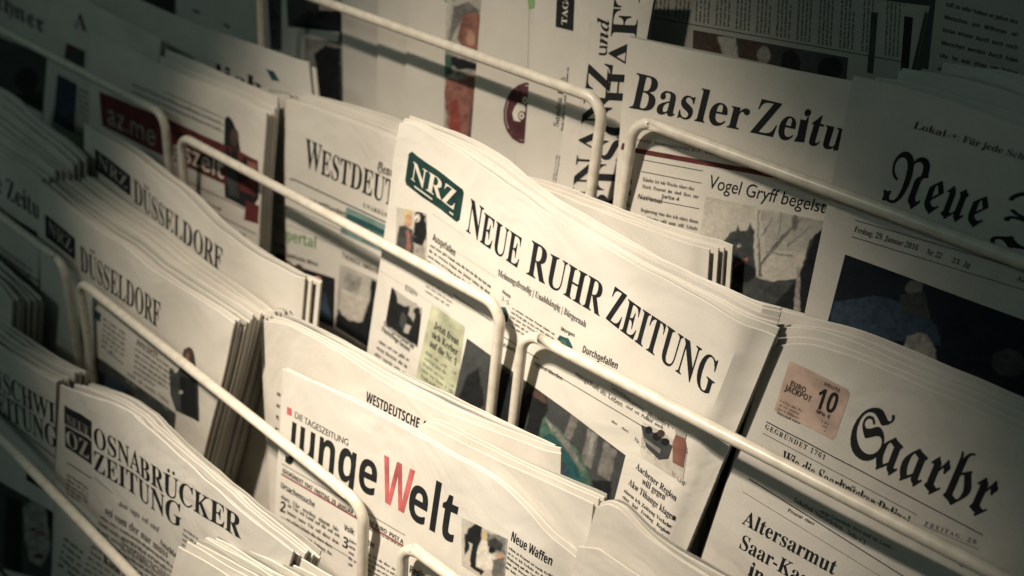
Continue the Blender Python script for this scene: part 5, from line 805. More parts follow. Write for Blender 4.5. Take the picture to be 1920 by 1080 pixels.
def BT(pg, tl, tr, bl, lines, seed=0, col='text', xh=.5, name='text_column', pitch=.42, br=None, ragged=.12, style=None):
    """a column of small print set between picture corners tl, tr, bl"""
    rng = random.Random(seed * 31 + 7); br = br or (tr[0] + bl[0] - tl[0], tr[1] + bl[1] - tl[1])
    m = quad_map(pg, bl, br, tr, tl); c0 = unp(tl, pg); c1 = unp(tr, pg); c2 = unp(bl, pg)
    style = style or 'B'
    wid = np.linalg.norm(c1 - c0); hgt = np.linalg.norm(c2 - c0); lt = 1.0 / lines; em = lt * xh * 1.55; sx = em * hgt / wid * (.86 if style == 'R' else .80) / 1.0
    VV = []; F = []; n = 0
    for r in range(lines):
        y = 1 - (r + .86) * lt; x = 0.0; last = rng.uniform(.5, .95) if (r == lines - 1 and lines > 2) else 1.0; row = []
        while x < last:
            for _ in range(7):
                w = rng.choice(WORDS); ww = sum(glyph(style, ch)[0] for ch in w) * sx
                if x + ww <= last: break
            else: break
            row.append((x, w, ww)); x += ww + .30 * sx
        if not row: continue
        gap = (last - (row[-1][0] + row[-1][2])) / max(1, len(row) - 1) if rng.random() > ragged else 0
        for k, (x0, w, ww) in enumerate(row):
            x = x0 + gap * k
            for ch in w:
                adv, v, t = glyph(style, ch)
                if len(v): VV.append(np.stack([v[:, 0] * sx + x, v[:, 1] * em + y], 1)); F += [tuple(i + n for i in q) for q in t]; n += len(v)
                x += adv * sx
    if not VV: return
    VV = np.concatenate(VV); v = m(VV[:, 0], VV[:, 1])
    return lay(pg, name, v, F, ink(col, (0, 0, 0)), fine=False)

# ================================================================== the newspapers, pocket by pocket
# ---------------------------------------------------------------- top pockets, right
p = stack('rotated_text', .680, [(1215, -60), (1480, -20), (1735, 20)], (1195, 200), (1705, 150), 'A', 2, 'the sideways column stack behind the large serif title', seed=1, th=.006, amp=.001, drop=.10, paper=3)  # darker paper here paints in the weaker light at the back
pg = p[0]
for i, x in enumerate((1225, 1262, 1300, 1338, 1376, 1414, 1452, 1490, 1530, 1570, 1612, 1655)):
    BT(pg, (x, 26 + i * 7), (x + 6, -70 + i * 5), (x + 30, 30 + i * 7), 4, seed=200 + i, col='text', xh=.5, ragged=.5)
L(pg, (1216, 32), (1700, 118), 1.5, 'dim')
PH(pg, [('dim', [(1300, 56), (1590, 108), (1580, 250), (1296, 190)]), ('brown', [(1300, 60), (1345, 62), (1365, 100), (1390, 104), (1400, 75), (1440, 78), (1470, 125), (1570, 150), (1570, 240), (1300, 190)]), ('fog', [(1350, 70), (1385, 72), (1392, 110), (1362, 112)]), ('black', ell(1490, 120, 18, 26)), ('black', ell(1560, 128, 22, 20)), ('stone', ell(1440, 105, 12, 18))])
Q(pg, [(1634, 22), (1646, 24), (1637, 138), (1626, 136)], 'dim'); Q(pg, [(1696, 30), (1712, 33), (1701, 160), (1687, 157)], 'black')
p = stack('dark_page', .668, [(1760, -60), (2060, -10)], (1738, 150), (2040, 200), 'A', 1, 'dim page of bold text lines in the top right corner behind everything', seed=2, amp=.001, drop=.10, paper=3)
pg = p[0]
for i in range(8): BT(pg, (1775 + i * -3, 0 + i * 24), (1910, 34 + i * 24), (1773 + i * -3, 13 + i * 24), 1, seed=231 + i * 3, col='black', xh=.55, style='S')
p = stack('basler', .6215, [(1178, 70), (1280, 92), (1400, 115), (1600, 153), (1640, 160)], (1149, 390), (1590, 430), 'A', 2, 'the stack with serif title and creature photo', seed=3, paper=0, th=.004, amp=.0012, sections=3)
pg = p[0]
T(pg, 'Basler', 'B', (1180, 202), (1397, 245), 67, 60, name='masthead'); T(pg, 'Zeitu', 'B', (1407, 248), (1578, 284), 66, 62, name='masthead')
L(pg, (1172, 283), (1545, 350), 9, 'maroon', 'red_rule')
T(pg, 'Schweiz. International 6-7  Wirtschaft 10', 'R', (1180, 262), (1400, 302), 7, col='text', name='text_column')
Q(pg, [(1167, 268), (1184, 271), (1181, 283), (1164, 280)], 'maroon')
for i in range(5): T(pg, ('10 a', 'S. 3', 'S. 8', 'in 4', 'tk')[i], 'B', (1167 - i, 300 + i * 21), (1186 - i, 304 + i * 21), 9, col='black', name='text_column')
L(pg, (1205, 300), (1318, 321), 1.2); L(pg, (1203, 322), (1316, 344), 1.2)
BT(pg, (1206, 328), (1312, 348), (1204, 354), 2, seed=31); T(pg, 'Seite 4', 'S', (1240, 371), (1273, 377), 7)
L(pg, (1202, 371), (1312, 392), 1.2); T(pg, 'National', 'S', (1196, 372), (1240, 382), 9)
BT(pg, (1202, 385), (1310, 408), (1199, 424), 3, seed=32); T(pg, 'Seite 7', 'S', (1272, 448), (1306, 454), 7)
T(pg, 'Vogel Gryff begeistert', 'R', (1327, 352), (1583, 408), 25, 24, name='headline')
PH(pg, [('cloud', [(1323, 368), (1552, 416), (1520, 590), (1300, 530)]), ('fog', [(1430, 395), (1552, 416), (1548, 470), (1440, 470)]),
        ('grey', [(1504, 410), (1508, 408), (1470, 452), (1436, 494), (1430, 494), (1466, 446)]), ('grey', [(1425, 395), (1428, 395), (1428, 440), (1434, 520), (1427, 520)]), ('mid', [(1468, 400), (1471, 400), (1466, 450), (1462, 452)]), ('mid', [(1440, 470), (1490, 478), (1490, 481), (1440, 474)]), ('mid', [(1520, 425), (1522, 427), (1480, 462), (1478, 460)]), ('mid', [(1432, 440), (1452, 410), (1454, 412), (1434, 444)]),
        ('grey', [(1320, 490), (1345, 492), (1360, 520), (1340, 545), (1312, 540)]),
        ('dim', [(1360, 452), (1372, 436), (1385, 433), (1388, 420), (1392, 433), (1407, 432), (1413, 418), (1419, 436), (1418, 470), (1424, 520), (1450, 528), (1500, 520), (1520, 450), (1540, 432), (1553, 420), (1520, 620), (1340, 560), (1378, 530), (1372, 500), (1380, 480), (1364, 470)]),
        ('stone', ell(1361, 478, 15, 20)), ('flesh', [(1384, 490), (1406, 482), (1408, 487), (1388, 498), (1378, 512), (1374, 510)]), ('fog', ell(1391, 460, 4, 3)), ('grey', ell(1494, 418, 6, 16)), ('black', [(1500, 520), (1530, 440), (1552, 425), (1522, 610), (1440, 590)]), ('black', ell(1400, 512, 22, 18)), ('stone', [(1497, 500), (1503, 500), (1502, 590), (1490, 588)])])
p = stack('neue_z', .614, [(1600, 143), (1700, 166), (1800, 195), (1920, 240), (2060, 290)], (1508, 590), (1960, 700), 'A', 6, 'the dim right stack with a navy photo', seed=4, paper=1, th=.0062, amp=.0012, drift=(.004, .0035), back=[(1730, 152), (1800, 163), (1920, 200), (2080, 260)])
pg = p[0]
T(pg, 'Neue', 'F', (1652, 372), (1838, 428), 100, 88, name='masthead'); T(pg, 'Z', 'F', (1862, 435), (1965, 468), 92, name='masthead')
T(pg, 'Lokal', 'B', (1712, 240), (1772, 257), 13, col='wine', name='headline'); T(pg, '-+: Für jede Schweiz', 'B', (1776, 258), (1960, 312), 13, col='dim', name='headline')
L(pg, (1603, 413), (1990, 527), 1.3); L(pg, (1597, 444), (1990, 566), 1.3)
T(pg, 'Freitag, 29. Januar 2016', 'B', (1601, 434), (1720, 470), 11, col='text', name='text_column'); T(pg, 'Nr. 22', 'B', (1736, 476), (1764, 485), 11, col='text', name='text_column'); T(pg, '21. Jg', 'B', (1784, 492), (1818, 502), 10, col='text', name='text_column'); T(pg, 'AZ Bern', 'B', (1905, 525), (1960, 542), 10, col='text', name='text_column')
PH(pg, [('navy', [(1585, 477), (1990, 625), (1930, 930), (1522, 720)]), ('blue', [(1565, 562), (1650, 555), (1720, 575), (1770, 610), (1780, 650), (1700, 640), (1640, 640), (1550, 640)]), ('grey', ell(1726, 543, 17, 14)), ('dim', [(1700, 555), (1745, 550), (1760, 600), (1700, 590)]),
        ('stone', [(1705, 655), (1715, 632), (1735, 624), (1755, 632), (1768, 655), (1772, 700), (1700, 690)]), ('navy', ell(1830, 690, 40, 30)), ('dim', ell(1900, 680, 30, 26)), ('black', ell(1860, 730, 40, 30))])
# ---------------------------------------------------------------- top pockets, left of the gap: papers standing on their sides
def side(key, d, tl, tr, l2, r2, label, seed, paper=0):
    return stack(key, d, [tl, ((tl[0] + tr[0]) / 2, (tl[1] + tr[1]) / 2), tr], l2, r2, 'A', 1, label, seed=seed, th=.0038, sections=3, amp=.001, paper=paper, drop=.16, group='papers turned on their sides in the top pocket')[0]
pg = side('side_a', .674, (330, -60), (500, -60), (330, 40), (492, 90), 'sideways paper with two thin marks at the top left', 10, 1)
for q in (((362, 16), (376, 22)), ((420, 42), (432, 50))): Q(pg, [q[0], (q[1][0], q[1][1]), (q[1][0] - 2, q[1][1] + 4), (q[0][0], q[0][1] + 5)], 'black')
L(pg, (455, -20), (450, 120), 5, 'dim')
pg = side('side_b', .669, (495, -60), (640, -60), (497, 80), (632, 180), 'sideways paper with black photographs at the upper left', 11, 1)
Q(pg, [(500, -40), (528, -40), (528, 95), (508, 92)], 'dim'); T(pg, 'KRUI', 'B', (527, 66), (524, -22), 17, col='black', name='masthead', up=(-1, -.05))
PH(pg, [('dim', [(536, -40), (640, -30), (636, 60), (540, 50)]), ('black', [(548, 40), (580, 20), (600, 34), (600, 68), (560, 60)]), ('cloud', [(600, -5), (640, -5), (630, 18), (612, 50), (600, 30)]), ('black', [(596, 20), (640, 20), (640, 75), (600, 66)])])
PH(pg, [('stone', [(572, 72), (642, 78), (640, 200), (575, 190)]), ('black', [(590, 100), (610, 85), (640, 90), (640, 200), (600, 190)]), ('grey', [(605, 70), (640, 72), (640, 84), (605, 82)])])
pg = side('side_c', .664, (640, -60), (712, -60), (642, 100), (708, 210), 'blank sideways paper with a grey fold in the top row', 12, 1)
pg = side('side_d', .659, (712, -60), (790, -60), (708, 120), (765, 225), 'narrow blank sideways paper between blank and red pictured ones', 13, 0)
pg = side('side_e', .654, (772, -60), (912, -60), (756, 200), (884, 260), 'sideways paper with a red figure painting along its edge', 14, 0)
PH(pg, [('fog', [(838, -30), (908, -30), (889, 274), (832, 262)]), ('cloud', [(836, -30), (852, -30), (836, 90), (830, 90)]), ('grey', [(852, 10), (880, 2), (900, 18), (896, 34), (870, 30), (846, 70), (838, 110), (833, 130)]), ('flesh', [(868, 26), (895, 22), (907, 30), (906, 100), (886, 96), (868, 84), (858, 66)]),
        ('skin', ell(884, 68, 8, 14)), ('moss', [(834, 100), (848, 96), (850, 132), (834, 142)]), ('black', [(848, 100), (900, 116), (894, 128), (860, 126), (846, 118)]), ('stone', [(850, 128), (890, 128), (888, 140), (858, 144)]),
        ('flesh', [(838, 140), (860, 146), (892, 134), (892, 200), (886, 270), (842, 260), (834, 180)]), ('rust', [(845, 190), (858, 182), (866, 230), (860, 262), (844, 258)]), ('flesh', [(880, 180), (892, 178), (890, 210), (880, 220)]), ('dim', [(884, 200), (893, 196), (888, 270), (878, 268)])])
Q(pg, [(832, -20), (858, -20), (857, 5), (834, 5)], 'leaf')
pg = side('side_f', .649, (908, -60), (1012, -60), (884, 240), (995, 320), 'sideways paper with round brown emblem of a small car', 15, 0)
Q(pg, [(988, -10), (1003, -10), (1003, 14), (992, 18)], 'leaf'); L(pg, (992, 20), (990, 130), 3, 'mid')
Q(pg, ell(987, 212, 43, 58, 6), 'wine', 'emblem'); 
PH(pg, [('cream', ell(987, 212, 39, 53, 6)), ('wine', ell(987, 212, 38, 51.5, 6)), ('cream', [(966, 200), (972, 192), (984, 196), (986, 206), (980, 220), (976, 228), (964, 226), (961, 212)]), ('wine', ell(985, 188, 7, 9)), ('cream', ell(985, 188, 5, 6.5)), ('wine', ell(985, 188, 2, 3)), ('wine', ell(979, 217, 7, 9)), ('cream', ell(979, 217, 5, 6.5)), ('wine', ell(979, 217, 2, 3))], 'emblem')
T(pg, 'classic', 'I', (998, 248), (1006, 172), 11, col='cream', name='emblem', up=(-1, 0), layer=14)
L(pg, (966, 280), (962, 320), 2, 'mid')
pg = side('side_g', .644, (1008, -60), (1092, -60), (985, 250), (1046, 340), 'sideways paper with small print columns left of heavy sideways letters', 16, 0)
Q(pg, [(1045, -20), (1078, -20), (1075, 58), (1042, 50)], 'black'); T(pg, 'TAGG', 'B', (1063, 46), (1068, -15), 10, col='cream', name='headline', up=(-1, -.05), layer=2)
T(pg, 'Sandra Klio', 'I', (1047, 238), (1060, 145), 10, col='text', name='headline', up=(-1, 0))
BT(pg, (1050, 245), (1062, 125), (1078, 247), 4, seed=40, br=(1086, 128), xh=.55, col='black'); BT(pg, (1033, 345), (1042, 290), (1052, 350), 4, seed=41, col='black', xh=.55)
L(pg, (1068, 350), (1090, 60), 1.6, 'mid')
pg = side('side_h', .639, (1088, -60), (1236, -60), (1050, 300), (1168, 330), 'sideways paper with heavy black letters reading upward beside the gap', 17, 0)
T(pg, 'FINANZ', 'B', (1111, 428), (1150, 120), 46, 46, name='masthead', up=(-1, -.06)); T(pg, 'und', 'I', (1138, 104), (1143, 34), 22, name='masthead', up=(-1, -.06))
T(pg, 'WIRTSCHAFT', 'B', (1150, 520), (1204, -40), 48, 48, name='masthead', up=(-1, -.06))
L(pg, (1080, 355), (1108, 40), 1.4, 'mid')

# ---------------------------------------------------------------- second row, left
p = stack('far_left', .566, [(-160, -140), (0, -40), (98, 14)], (-140, 60), (82, 180), 'B', 2, 'the far upper left stack with a dark photo', seed=20, paper=1, amp=.0012)
pg = p[0]
T(pg, 'rithner', 'F', (-30, 2), (84, 64), 36, col='black', name='masthead')
PH(pg, [('dim', [(-20, 60), (98, 110), (84, 215), (-20, 160)]), ('black', ell(52, 150, 22, 24)), ('wine', ell(80, -6, 18, 10)), ('black', [(20, 180), (80, 170), (84, 215), (20, 190)])])
p = stack('a_page', .558, [(98, -30), (130, -12), (200, 25), (300, 78)], (84, 180), (290, 260), 'B', 2, 'the upper left stack with a blue picture', seed=21, amp=.0012, paper=1)
pg = p[0]
BT(pg, (175, 58), (230, 86), (172, 120), 7, seed=103, col='grey'); T(pg, 'A', 'B', (140, 50), (163, 60), 30, name='masthead'); PH(pg, [('dim', [(125, 80), (160, 96), (158, 130), (120, 112)]), ('maroon', ell(137, 84, 8, 14))])
PH(pg, [('blue', [(108, 138), (145, 158), (140, 250), (100, 228)]), ('dim', [(120, 205), (142, 215), (140, 250), (112, 236)])]); BT(pg, (148, 160), (172, 172), (142, 250), 9, seed=50, col='dim')
p = stack('t_page', .598, [(150, -50), (267, 3), (377, 50), (500, 92), (574, 117)], (150, 60), (579, 168), 'B', 2, 'the tall upper left stack with letter tops showing', seed=22, amp=.0012, th=.005, paper=1, drift=(.006, -.002), rroll=(.012, .004))
pg = p[0]
T(pg, 'Tä', 'B', (203, 88), (262, 116), 36, name='masthead'); T(pg, 'glich', 'B', (374, 143), (492, 183), 34, name='masthead')
Q(pg, [(499, 129), (514, 134), (525, 153), (510, 150)], 'teal')
p = stack('red_banner', .548, [(167, 55), (225, 88), (283, 117), (353, 147), (410, 173), (500, 212)], (165, 230), (486, 440), 'B', 4, 'the stack with a dark red banner across', seed=23, amp=.0022, th=.0058, drift=(-.002, .0045), jit=1.4)
pg = p[0]
Q(pg, [(186, 171), (313, 222), (400, 262), (484, 301), (485, 372), (420, 345), (345, 310), (192, 236)], 'maroon', 'banner')
T(pg, 'az.me', 'R', (203, 232), (292, 275), 42, 42, col='stone', name='banner', layer=3); T(pg, 'ng', 'R', (312, 287), (336, 298), 36, col='cream', name='banner', layer=3); T(pg, 'szeit', 'R', (347, 302), (420, 336), 40, 40, col='cream', name='banner', layer=3)
for i in range(3): L(pg, (305, 172 + i * 13), (420, 223 + i * 13), 2.2, 'mid')
BT(pg, (250, 150), (415, 222), (248, 175), 2, seed=51, col='mid')
PH(pg, [('black', [(422, 222), (428, 217), (436, 226), (446, 250), (452, 290), (478, 310), (486, 322), (485, 372), (470, 395), (422, 370), (420, 300)]), ('brown', ell(440, 258, 8, 18)), ('dim', [(425, 310), (440, 300), (450, 372), (428, 366)]), ('flesh', [(464, 300), (482, 308), (482, 322), (464, 316)])])
PH(pg, [('maroon', [(462, 375), (486, 386), (484, 420), (458, 412)]), ('dim', [(420, 368), (460, 382), (455, 412), (418, 398)])]); L(pg, (345, 338), (470, 398), 1.8); L(pg, (340, 370), (480, 440), 1.8)
PH(pg, [('teal', [(395, 415), (460, 440), (462, 475), (420, 456)]), ('aqua', [(400, 420), (425, 430), (425, 445), (405, 436)])]); BT(pg, (345, 352), (415, 386), (345, 430), 7, seed=52, col='text'); BT(pg, (425, 440), (480, 466), (422, 490), 4, seed=104, col='text')
p = stack('west', .570, [(500, 186), (545, 189), (590, 204), (640, 223), (745, 261), (840, 300)], (508, 480), (790, 560), 'B', 6, 'the stack with condensed serif capitals title', seed=24, amp=.0018, th=.0056, lroll=(.030, .016), back=[(392, 122), (470, 147), (560, 172), (640, 192), (750, 226), (830, 262)], paper=0)
pg = p[0]
T(pg, 'Westdeutsche', 'B', (571, 312), (828, 430), 53, 56, small=.86, name='masthead')
T(pg, 'General', 'F', (708, 322), (752, 338), 20, name='headline'); T(pg, 'UNABHÄNGIG', 'B', (681, 388), (744, 416), 8, sp=.12, name='text_column')
L(pg, (527, 326), (740, 426), 2.4, 'black')
T(pg, 'Deutsche Bank: 6,8 Milliarden', 'S', (527, 350), (648, 406), 10, name='headline'); L(pg, (520, 378), (700, 460), 1.2)
PH(pg, [('aqua', [(650, 388), (728, 424), (724, 452), (646, 416)]), ('teal', [(652, 400), (726, 434), (724, 444), (650, 410)])], 'colour_panel'); T(pg, 'WUPPERTAL', 'S', (660, 424), (716, 448), 10, col='moss', name='headline', layer=3)
Q(pg, [(640, 424), (722, 460), (720, 474), (638, 436)], 'aqua')
T(pg, 'Wuppertal', 'S', (520, 434), (592, 466), 22, col='leaf', name='headline'); T(pg, 'A. Brüning: Städtische Wirte', 'S', (518, 462), (596, 500), 8, name='text_column')
PH(pg, [('black', [(518, 474), (628, 522), (626, 615), (560, 584), (515, 560)]), ('brown', ell(560, 510, 10, 15)), ('skin', ell(596, 530, 9, 13)), ('blue', [(585, 545), (612, 548), (622, 600), (580, 585)]), ('stone', [(592, 545), (602, 547), (598, 580)]), ('wine', ell(540, 500, 8, 12)), ('stone', ell(575, 575, 14, 10)), ('dim', [(520, 500), (540, 515), (540, 565), (515, 555)])])
T(pg, 'TWANGE Städtereise', 'R', (641, 484), (716, 516), 11, col='text', name='headline')
PH(pg, [('fog', [(638, 494), (712, 526), (690, 650), (628, 612)]), ('stone', [(650, 510), (680, 520), (672, 560), (645, 548)]), ('cloud', [(640, 540), (690, 560), (676, 602), (640, 590)]), ('black', [(634, 580), (655, 600), (680, 604), (694, 560), (697, 523), (708, 528), (690, 655), (628, 615)])])
for i in range(2): L(pg, (516, 396 + i * 14), (640, 452 + i * 14), 1.1, 'mid')
# ---------------------------------------------------------------- second row, middle
p = stack('rear', .585, [(948, 330), (1005, 348), (1100, 385), (1210, 430), (1322, 472)], (930, 440), (1318, 540), 'B', 4, 'the blank topped stack behind the central stack', seed=25, amp=.003, th=.0056, paper=0, rroll=(.014, .004), drift=(.0035, .0015))
p = stack('central', .540, [(753, 231), (781, 231), (823, 262), (873, 291), (917, 322), (967, 359), (1000, 386), (1057, 424), (1123, 459), (1190, 495), (1280, 542), (1363, 590), (1443, 637)], (690, 650), (1268, 1060), 'B', 5, 'the central stack with green boxed logo', seed=26, amp=.0030, th=.0056,
          back=[(772, 222), (860, 255), (945, 300), (1020, 372), (1120, 425), (1285, 512), (1457, 584)], rroll=(.018, .008), paper=2)
pg = p[0]
Q(pg, [(773, 284), (868, 355), (870, 362), (862, 412), (856, 416), (762, 346), (760, 338), (767, 288)], 'green', 'logo_box')
T(pg, 'NRZ', 'B', (771, 335), (852, 394), 33, 36, col='cream', name='logo_box', layer=3); L(pg, (772, 347), (850, 404), 3, 'cream', 'logo_box')
T(pg, 'Neue', 'B', (874, 433), (971, 503), 62, 63, small=.9, name='masthead'); T(pg, 'Ruhr', 'B', (987, 513), (1124, 593), 64, 66, small=.9, name='masthead'); T(pg, 'Zeitung', 'B', (1136, 597), (1332, 744), 64, 72, small=.93, name='masthead')
T(pg, 'Meinungsfreudig | Unabhängig | Bürgernah', 'B', (933, 516), (1098, 614), 12, 12, col='text', name='tagline')
L(pg, (810, 400), (870, 442), .8, 'pale'); L(pg, (840, 462), (930, 520), .8, 'pale')
PH(pg, [('cloud', [(744, 388), (800, 400), (800, 500), (742, 468)]), ('dim', [(748, 425), (760, 420), (775, 430), (779, 482), (742, 466)]), ('flesh', [(762, 430), (769, 430), (772, 472), (764, 474)]), ('skin', ell(767, 412, 8, 13)), ('hair', [(757, 412), (760, 394), (768, 388), (775, 396), (773, 404), (764, 402), (760, 424)]),
        ('black', [(780, 398), (788, 394), (798, 405), (802, 440), (794, 452), (776, 440), (779, 420)]), ('cream', ell(784, 408, 5, 7)), ('black', ell(783, 410, 2, 2)), ('black', [(774, 440), (796, 448), (794, 462), (776, 454)]), ('stone', [(779, 455), (798, 462), (798, 490), (779, 482)])])
T(pg, 'Ausgefallen', 'S', (811, 450), (853, 481), 13, name='headline')
BT(pg, (808, 453), (922, 530), (800, 492), 4, seed=60, br=(914, 578), xh=.5)
T(pg, 'Heute', 'S', (942, 549), (957, 560), 7, name='text_column'); T(pg, '3-5', 'R', (940, 562), (954, 572), 8, col='grey', name='text_column')
PH(pg, [('teal', [(936, 590), (940, 575), (948, 576), (954, 590), (952, 604), (940, 602)])]); PH(pg, [('teal', [(1045, 636), (1050, 628), (1058, 632), (1066, 634), (1074, 650), (1072, 656)]), ('moss', [(1052, 634), (1062, 640), (1062, 648), (1052, 644)])])
BT(pg, (962, 572), (1042, 622), (952, 610), 5, seed=61, br=(1032, 662), xh=.48)
BT(pg, (1090, 664), (1168, 710), (1086, 684), 2, seed=100, col='mid'); BT(pg, (1180, 742), (1250, 784), (1172, 764), 2, seed=101, col='grey'); T(pg, 'Morgen', 'S', (1052, 619), (1077, 632), 7, name='text_column'); T(pg, 'Durchgefallen', 'S', (1092, 660), (1157, 692), 13, name='headline')
T(pg, 'Schneider', 'R', (1146, 729), (1178, 751), 9, col='grey', name='text_column'); T(pg, 'mangelhaft ab. Leben', 'R', (1079, 704), (1166, 763), 10, col='text', name='text_column')
L(pg, (944, 632), (1010, 674), 1.6); L(pg, (1003, 680), (1290, 850), 1.4); T(pg, 'Einheitsfeier', 'S', (944, 650), (982, 668), 7, name='headline'); T(pg, 'ng und Werden', 'S', (1002, 684), (1054, 713), 7, name='headline')
L(pg, (850, 552), (920, 602), 1.4); L(pg, (700, 500), (845, 590), .7, 'pale'); BT(pg, (800, 520), (850, 552), (797, 548), 3, seed=62, col='mid')
T(pg, 'ESSEN', 'R', (760, 543), (781, 556), 10, col='text', name='headline'); BT(pg, (752, 546), (784, 566), (751, 556), 1, seed=63)
PH(pg, [('fog', [(735, 538), (792, 578), (783, 652), (722, 612)]), ('black', [(733, 538), (742, 544), (748, 566), (762, 575), (770, 574), (768, 590), (776, 602), (782, 580), (790, 588), (790, 620), (784, 650), (755, 630), (724, 610), (722, 596)]), ('dim', ell(757, 600, 6, 16)), ('black', ell(783, 583, 6, 7)), ('fog', [(762, 606), (772, 612), (768, 626), (758, 620)])])
T(pg, 'Die Bergleute unter der', 'S', (720, 610), (776, 656), 9, name='headline'); T(pg, 'Flüchtlinge fassen', 'S', (716, 620), (768, 660), 9, name='headline')
BT(pg, (713, 632), (770, 668), (690, 700), 6, seed=64, br=(748, 740), xh=.5, col='black')
Q(pg, [(810, 570), (872, 612), (850, 790), (775, 735)], 'lime')
for i, s in enumerate(('Jetzt freut', 'sich Kerber', 'auf die Nr. 1')): T(pg, s, 'B', (814 - i * 4, 614 + i * 17), (860 - i * 2, 648 + i * 19), 13, name='headline', layer=3)
m_ = BT(pg, (800, 652), (858, 694), (782, 740), 8, seed=65, br=(842, 786), xh=.5, col='black')
PH(pg, [('dim', [(876, 634), (1173, 853), (1120, 1060), (830, 850)]), ('black', [(880, 700), (900, 690), (915, 760), (860, 800), (856, 760)]), ('grey', [(1078, 784), (1090, 792), (1076, 830), (1064, 822)]), ('grey', [(1108, 806), (1126, 820), (1112, 880), (1094, 870)]), ('grey', [(1136, 830), (1158, 846), (1146, 900), (1124, 890)]), ('mid', [(1116, 814), (1122, 818), (1110, 862), (1104, 858)]),
        ('black', [(945, 695), (985, 722), (998, 760), (990, 830), (930, 800)]), ('moss', [(1010, 800), (1030, 785), (1060, 815), (1090, 850), (1110, 890), (1112, 930), (1060, 920), (1010, 880)]), ('teal', [(1014, 830), (1040, 815), (1075, 850), (1098, 900), (1098, 940), (1030, 900)]), ('blue', [(1025, 850), (1045, 842), (1070, 880), (1070, 920), (1030, 900)]), ('grey', [(1030, 790), (1044, 800), (1074, 834), (1102, 884), (1096, 884), (1062, 838)]), ('mid', [(1030, 788), (1037, 793), (1050, 812), (1042, 812)]),
        ('black', [(995, 745), (1005, 734), (1020, 736), (1032, 752), (1036, 775), (1026, 790), (1018, 830), (995, 815), (1000, 780)]), ('brown', [(1000, 742), (1012, 736), (1026, 746), (1034, 764), (1022, 758)]), ('black', [(1115, 900), (1150, 900), (1140, 980), (1108, 960)])])
PH(pg, [('cloud', [(1206, 790), (1222, 798), (1290, 840), (1280, 905), (1200, 855)]), ('dim', [(1202, 796), (1212, 800), (1236, 818), (1262, 836), (1254, 860), (1236, 862), (1212, 838)]), ('black', ell(1217, 806, 7, 7)), ('black', ell(1232, 818, 8, 8)), ('black', ell(1248, 828, 8, 7)), ('brown', ell(1240, 812, 7, 7)), ('mid', [(1206, 818), (1240, 842), (1238, 850), (1208, 826)]), ('flesh', [(1270, 808), (1284, 816), (1288, 838), (1282, 876), (1262, 866), (1262, 830)]), ('fog', [(1266, 802), (1288, 812), (1286, 822), (1268, 814)])])
T(pg, 'geliefert -', 'R', (1212, 780), (1262, 806), 9, col='grey', name='text_column'); T(pg, 'Nr. 24  01. 70 EUR  1,80 CHF', 'R', (1190, 826), (1284, 912), 8, col='grey', name='text_column')
for i, s in enumerate(('Aachener Region', 'will gegen', 'Akw Tihange klagen')): T(pg, s, 'B', ((1192, 878), (1203, 906), (1178, 908))[i], ((1267, 940), (1246, 938), (1266, 976))[i], 12, name='headline')
BT(pg, (1172, 912), (1262, 980), (1150, 1000), 8, seed=66, br=(1232, 1070), xh=.55, col='black', pitch=.4)
BT(pg, (1148, 782), (1180, 803), (1146, 792), 1, seed=68, col='grey')
# ---------------------------------------------------------------- second row, right
p = stack('saar', .556, [(1443, 655), (1480, 645), (1520, 648), (1600, 675), (1730, 729), (1800, 757), (1897, 803), (2000, 850)], (1303, 1083), (1930, 1250), 'B', 6, 'the right stack with pink box and blackletter title', seed=27, amp=.0022, th=.0056, back=[(1466, 582), (1530, 596), (1600, 615), (1740, 671), (1920, 738), (2060, 795)], paper=1, droop=-.002)
pg = p[0]
Q(pg, [(1481, 676), (1590, 730), (1594, 738), (1567, 818), (1560, 824), (1452, 768)], 'pink')
T(pg, '10', 'S', (1527, 764), (1564, 775), 40, 38, name='headline', layer=3); T(pg, 'Mio. €', 'S', (1531, 773), (1556, 785), 7, name='headline', layer=3)
T(pg, 'EURO', 'S', (1482, 722), (1510, 736), 10, col='brown', name='headline', layer=3); T(pg, 'JACKPOT', 'S', (1471, 730), (1520, 754), 11, col='brown', name='headline', layer=3)
T(pg, 'HEUTE', 'S', (1546, 722), (1574, 736), 7, col='brown', name='headline', layer=3)
BT(pg, (1464, 746), (1556, 792), (1456, 776), 4, seed=70, col='brown', xh=.6, br=(1545, 818))
T(pg, 'S', 'F', (1584, 846), (1645, 872), 100, 98, name='masthead'); T(pg, 'aarbr', 'F', (1636, 874), (1846, 972), 100, 108, name='masthead')
L(pg, (1437, 791), (1842, 1003), 1.8, 'black'); T(pg, 'GEGRÜNDET 1761', 'B', (1434, 803), (1546, 862), 9, sp=.15, col='text', name='text_column'); L(pg, (1430, 812), (1720, 966), 1); T(pg, 'FREITAG, 29', 'B', (1733, 984), (1828, 1020), 8, sp=.2, col='grey', name='text_column'); L(pg, (1730, 985), (1835, 1030), .8)
T(pg, 'Wie die Saarbrücker Polizei', 'B', (1463, 866), (1700, 990), 23, 23, name='headline')
L(pg, (1404, 898), (1700, 1085), 1.8, 'black'); BT(pg, (1540, 950), (1680, 1022), (1536, 962), 1, seed=71); T(pg, 'Lokalteil Saarbrücken - Seite C1', 'B', (1488, 940), (1622, 1022), 9, col='text', name='text_column')
L(pg, (1393, 922), (1650, 1080), .9, 'grey'); L(pg, (1393, 922), (1330, 1085), .9, 'grey')
T(pg, 'Altersarmut', 'B', (1391, 981), (1563, 1078), 27, 28, name='headline'); T(pg, 'Saar-Kassen', 'B', (1386, 1027), (1556, 1128), 27, 28, name='headline'); T(pg, 'in', 'B', (1402, 1078), (1428, 1094), 27, name='headline')
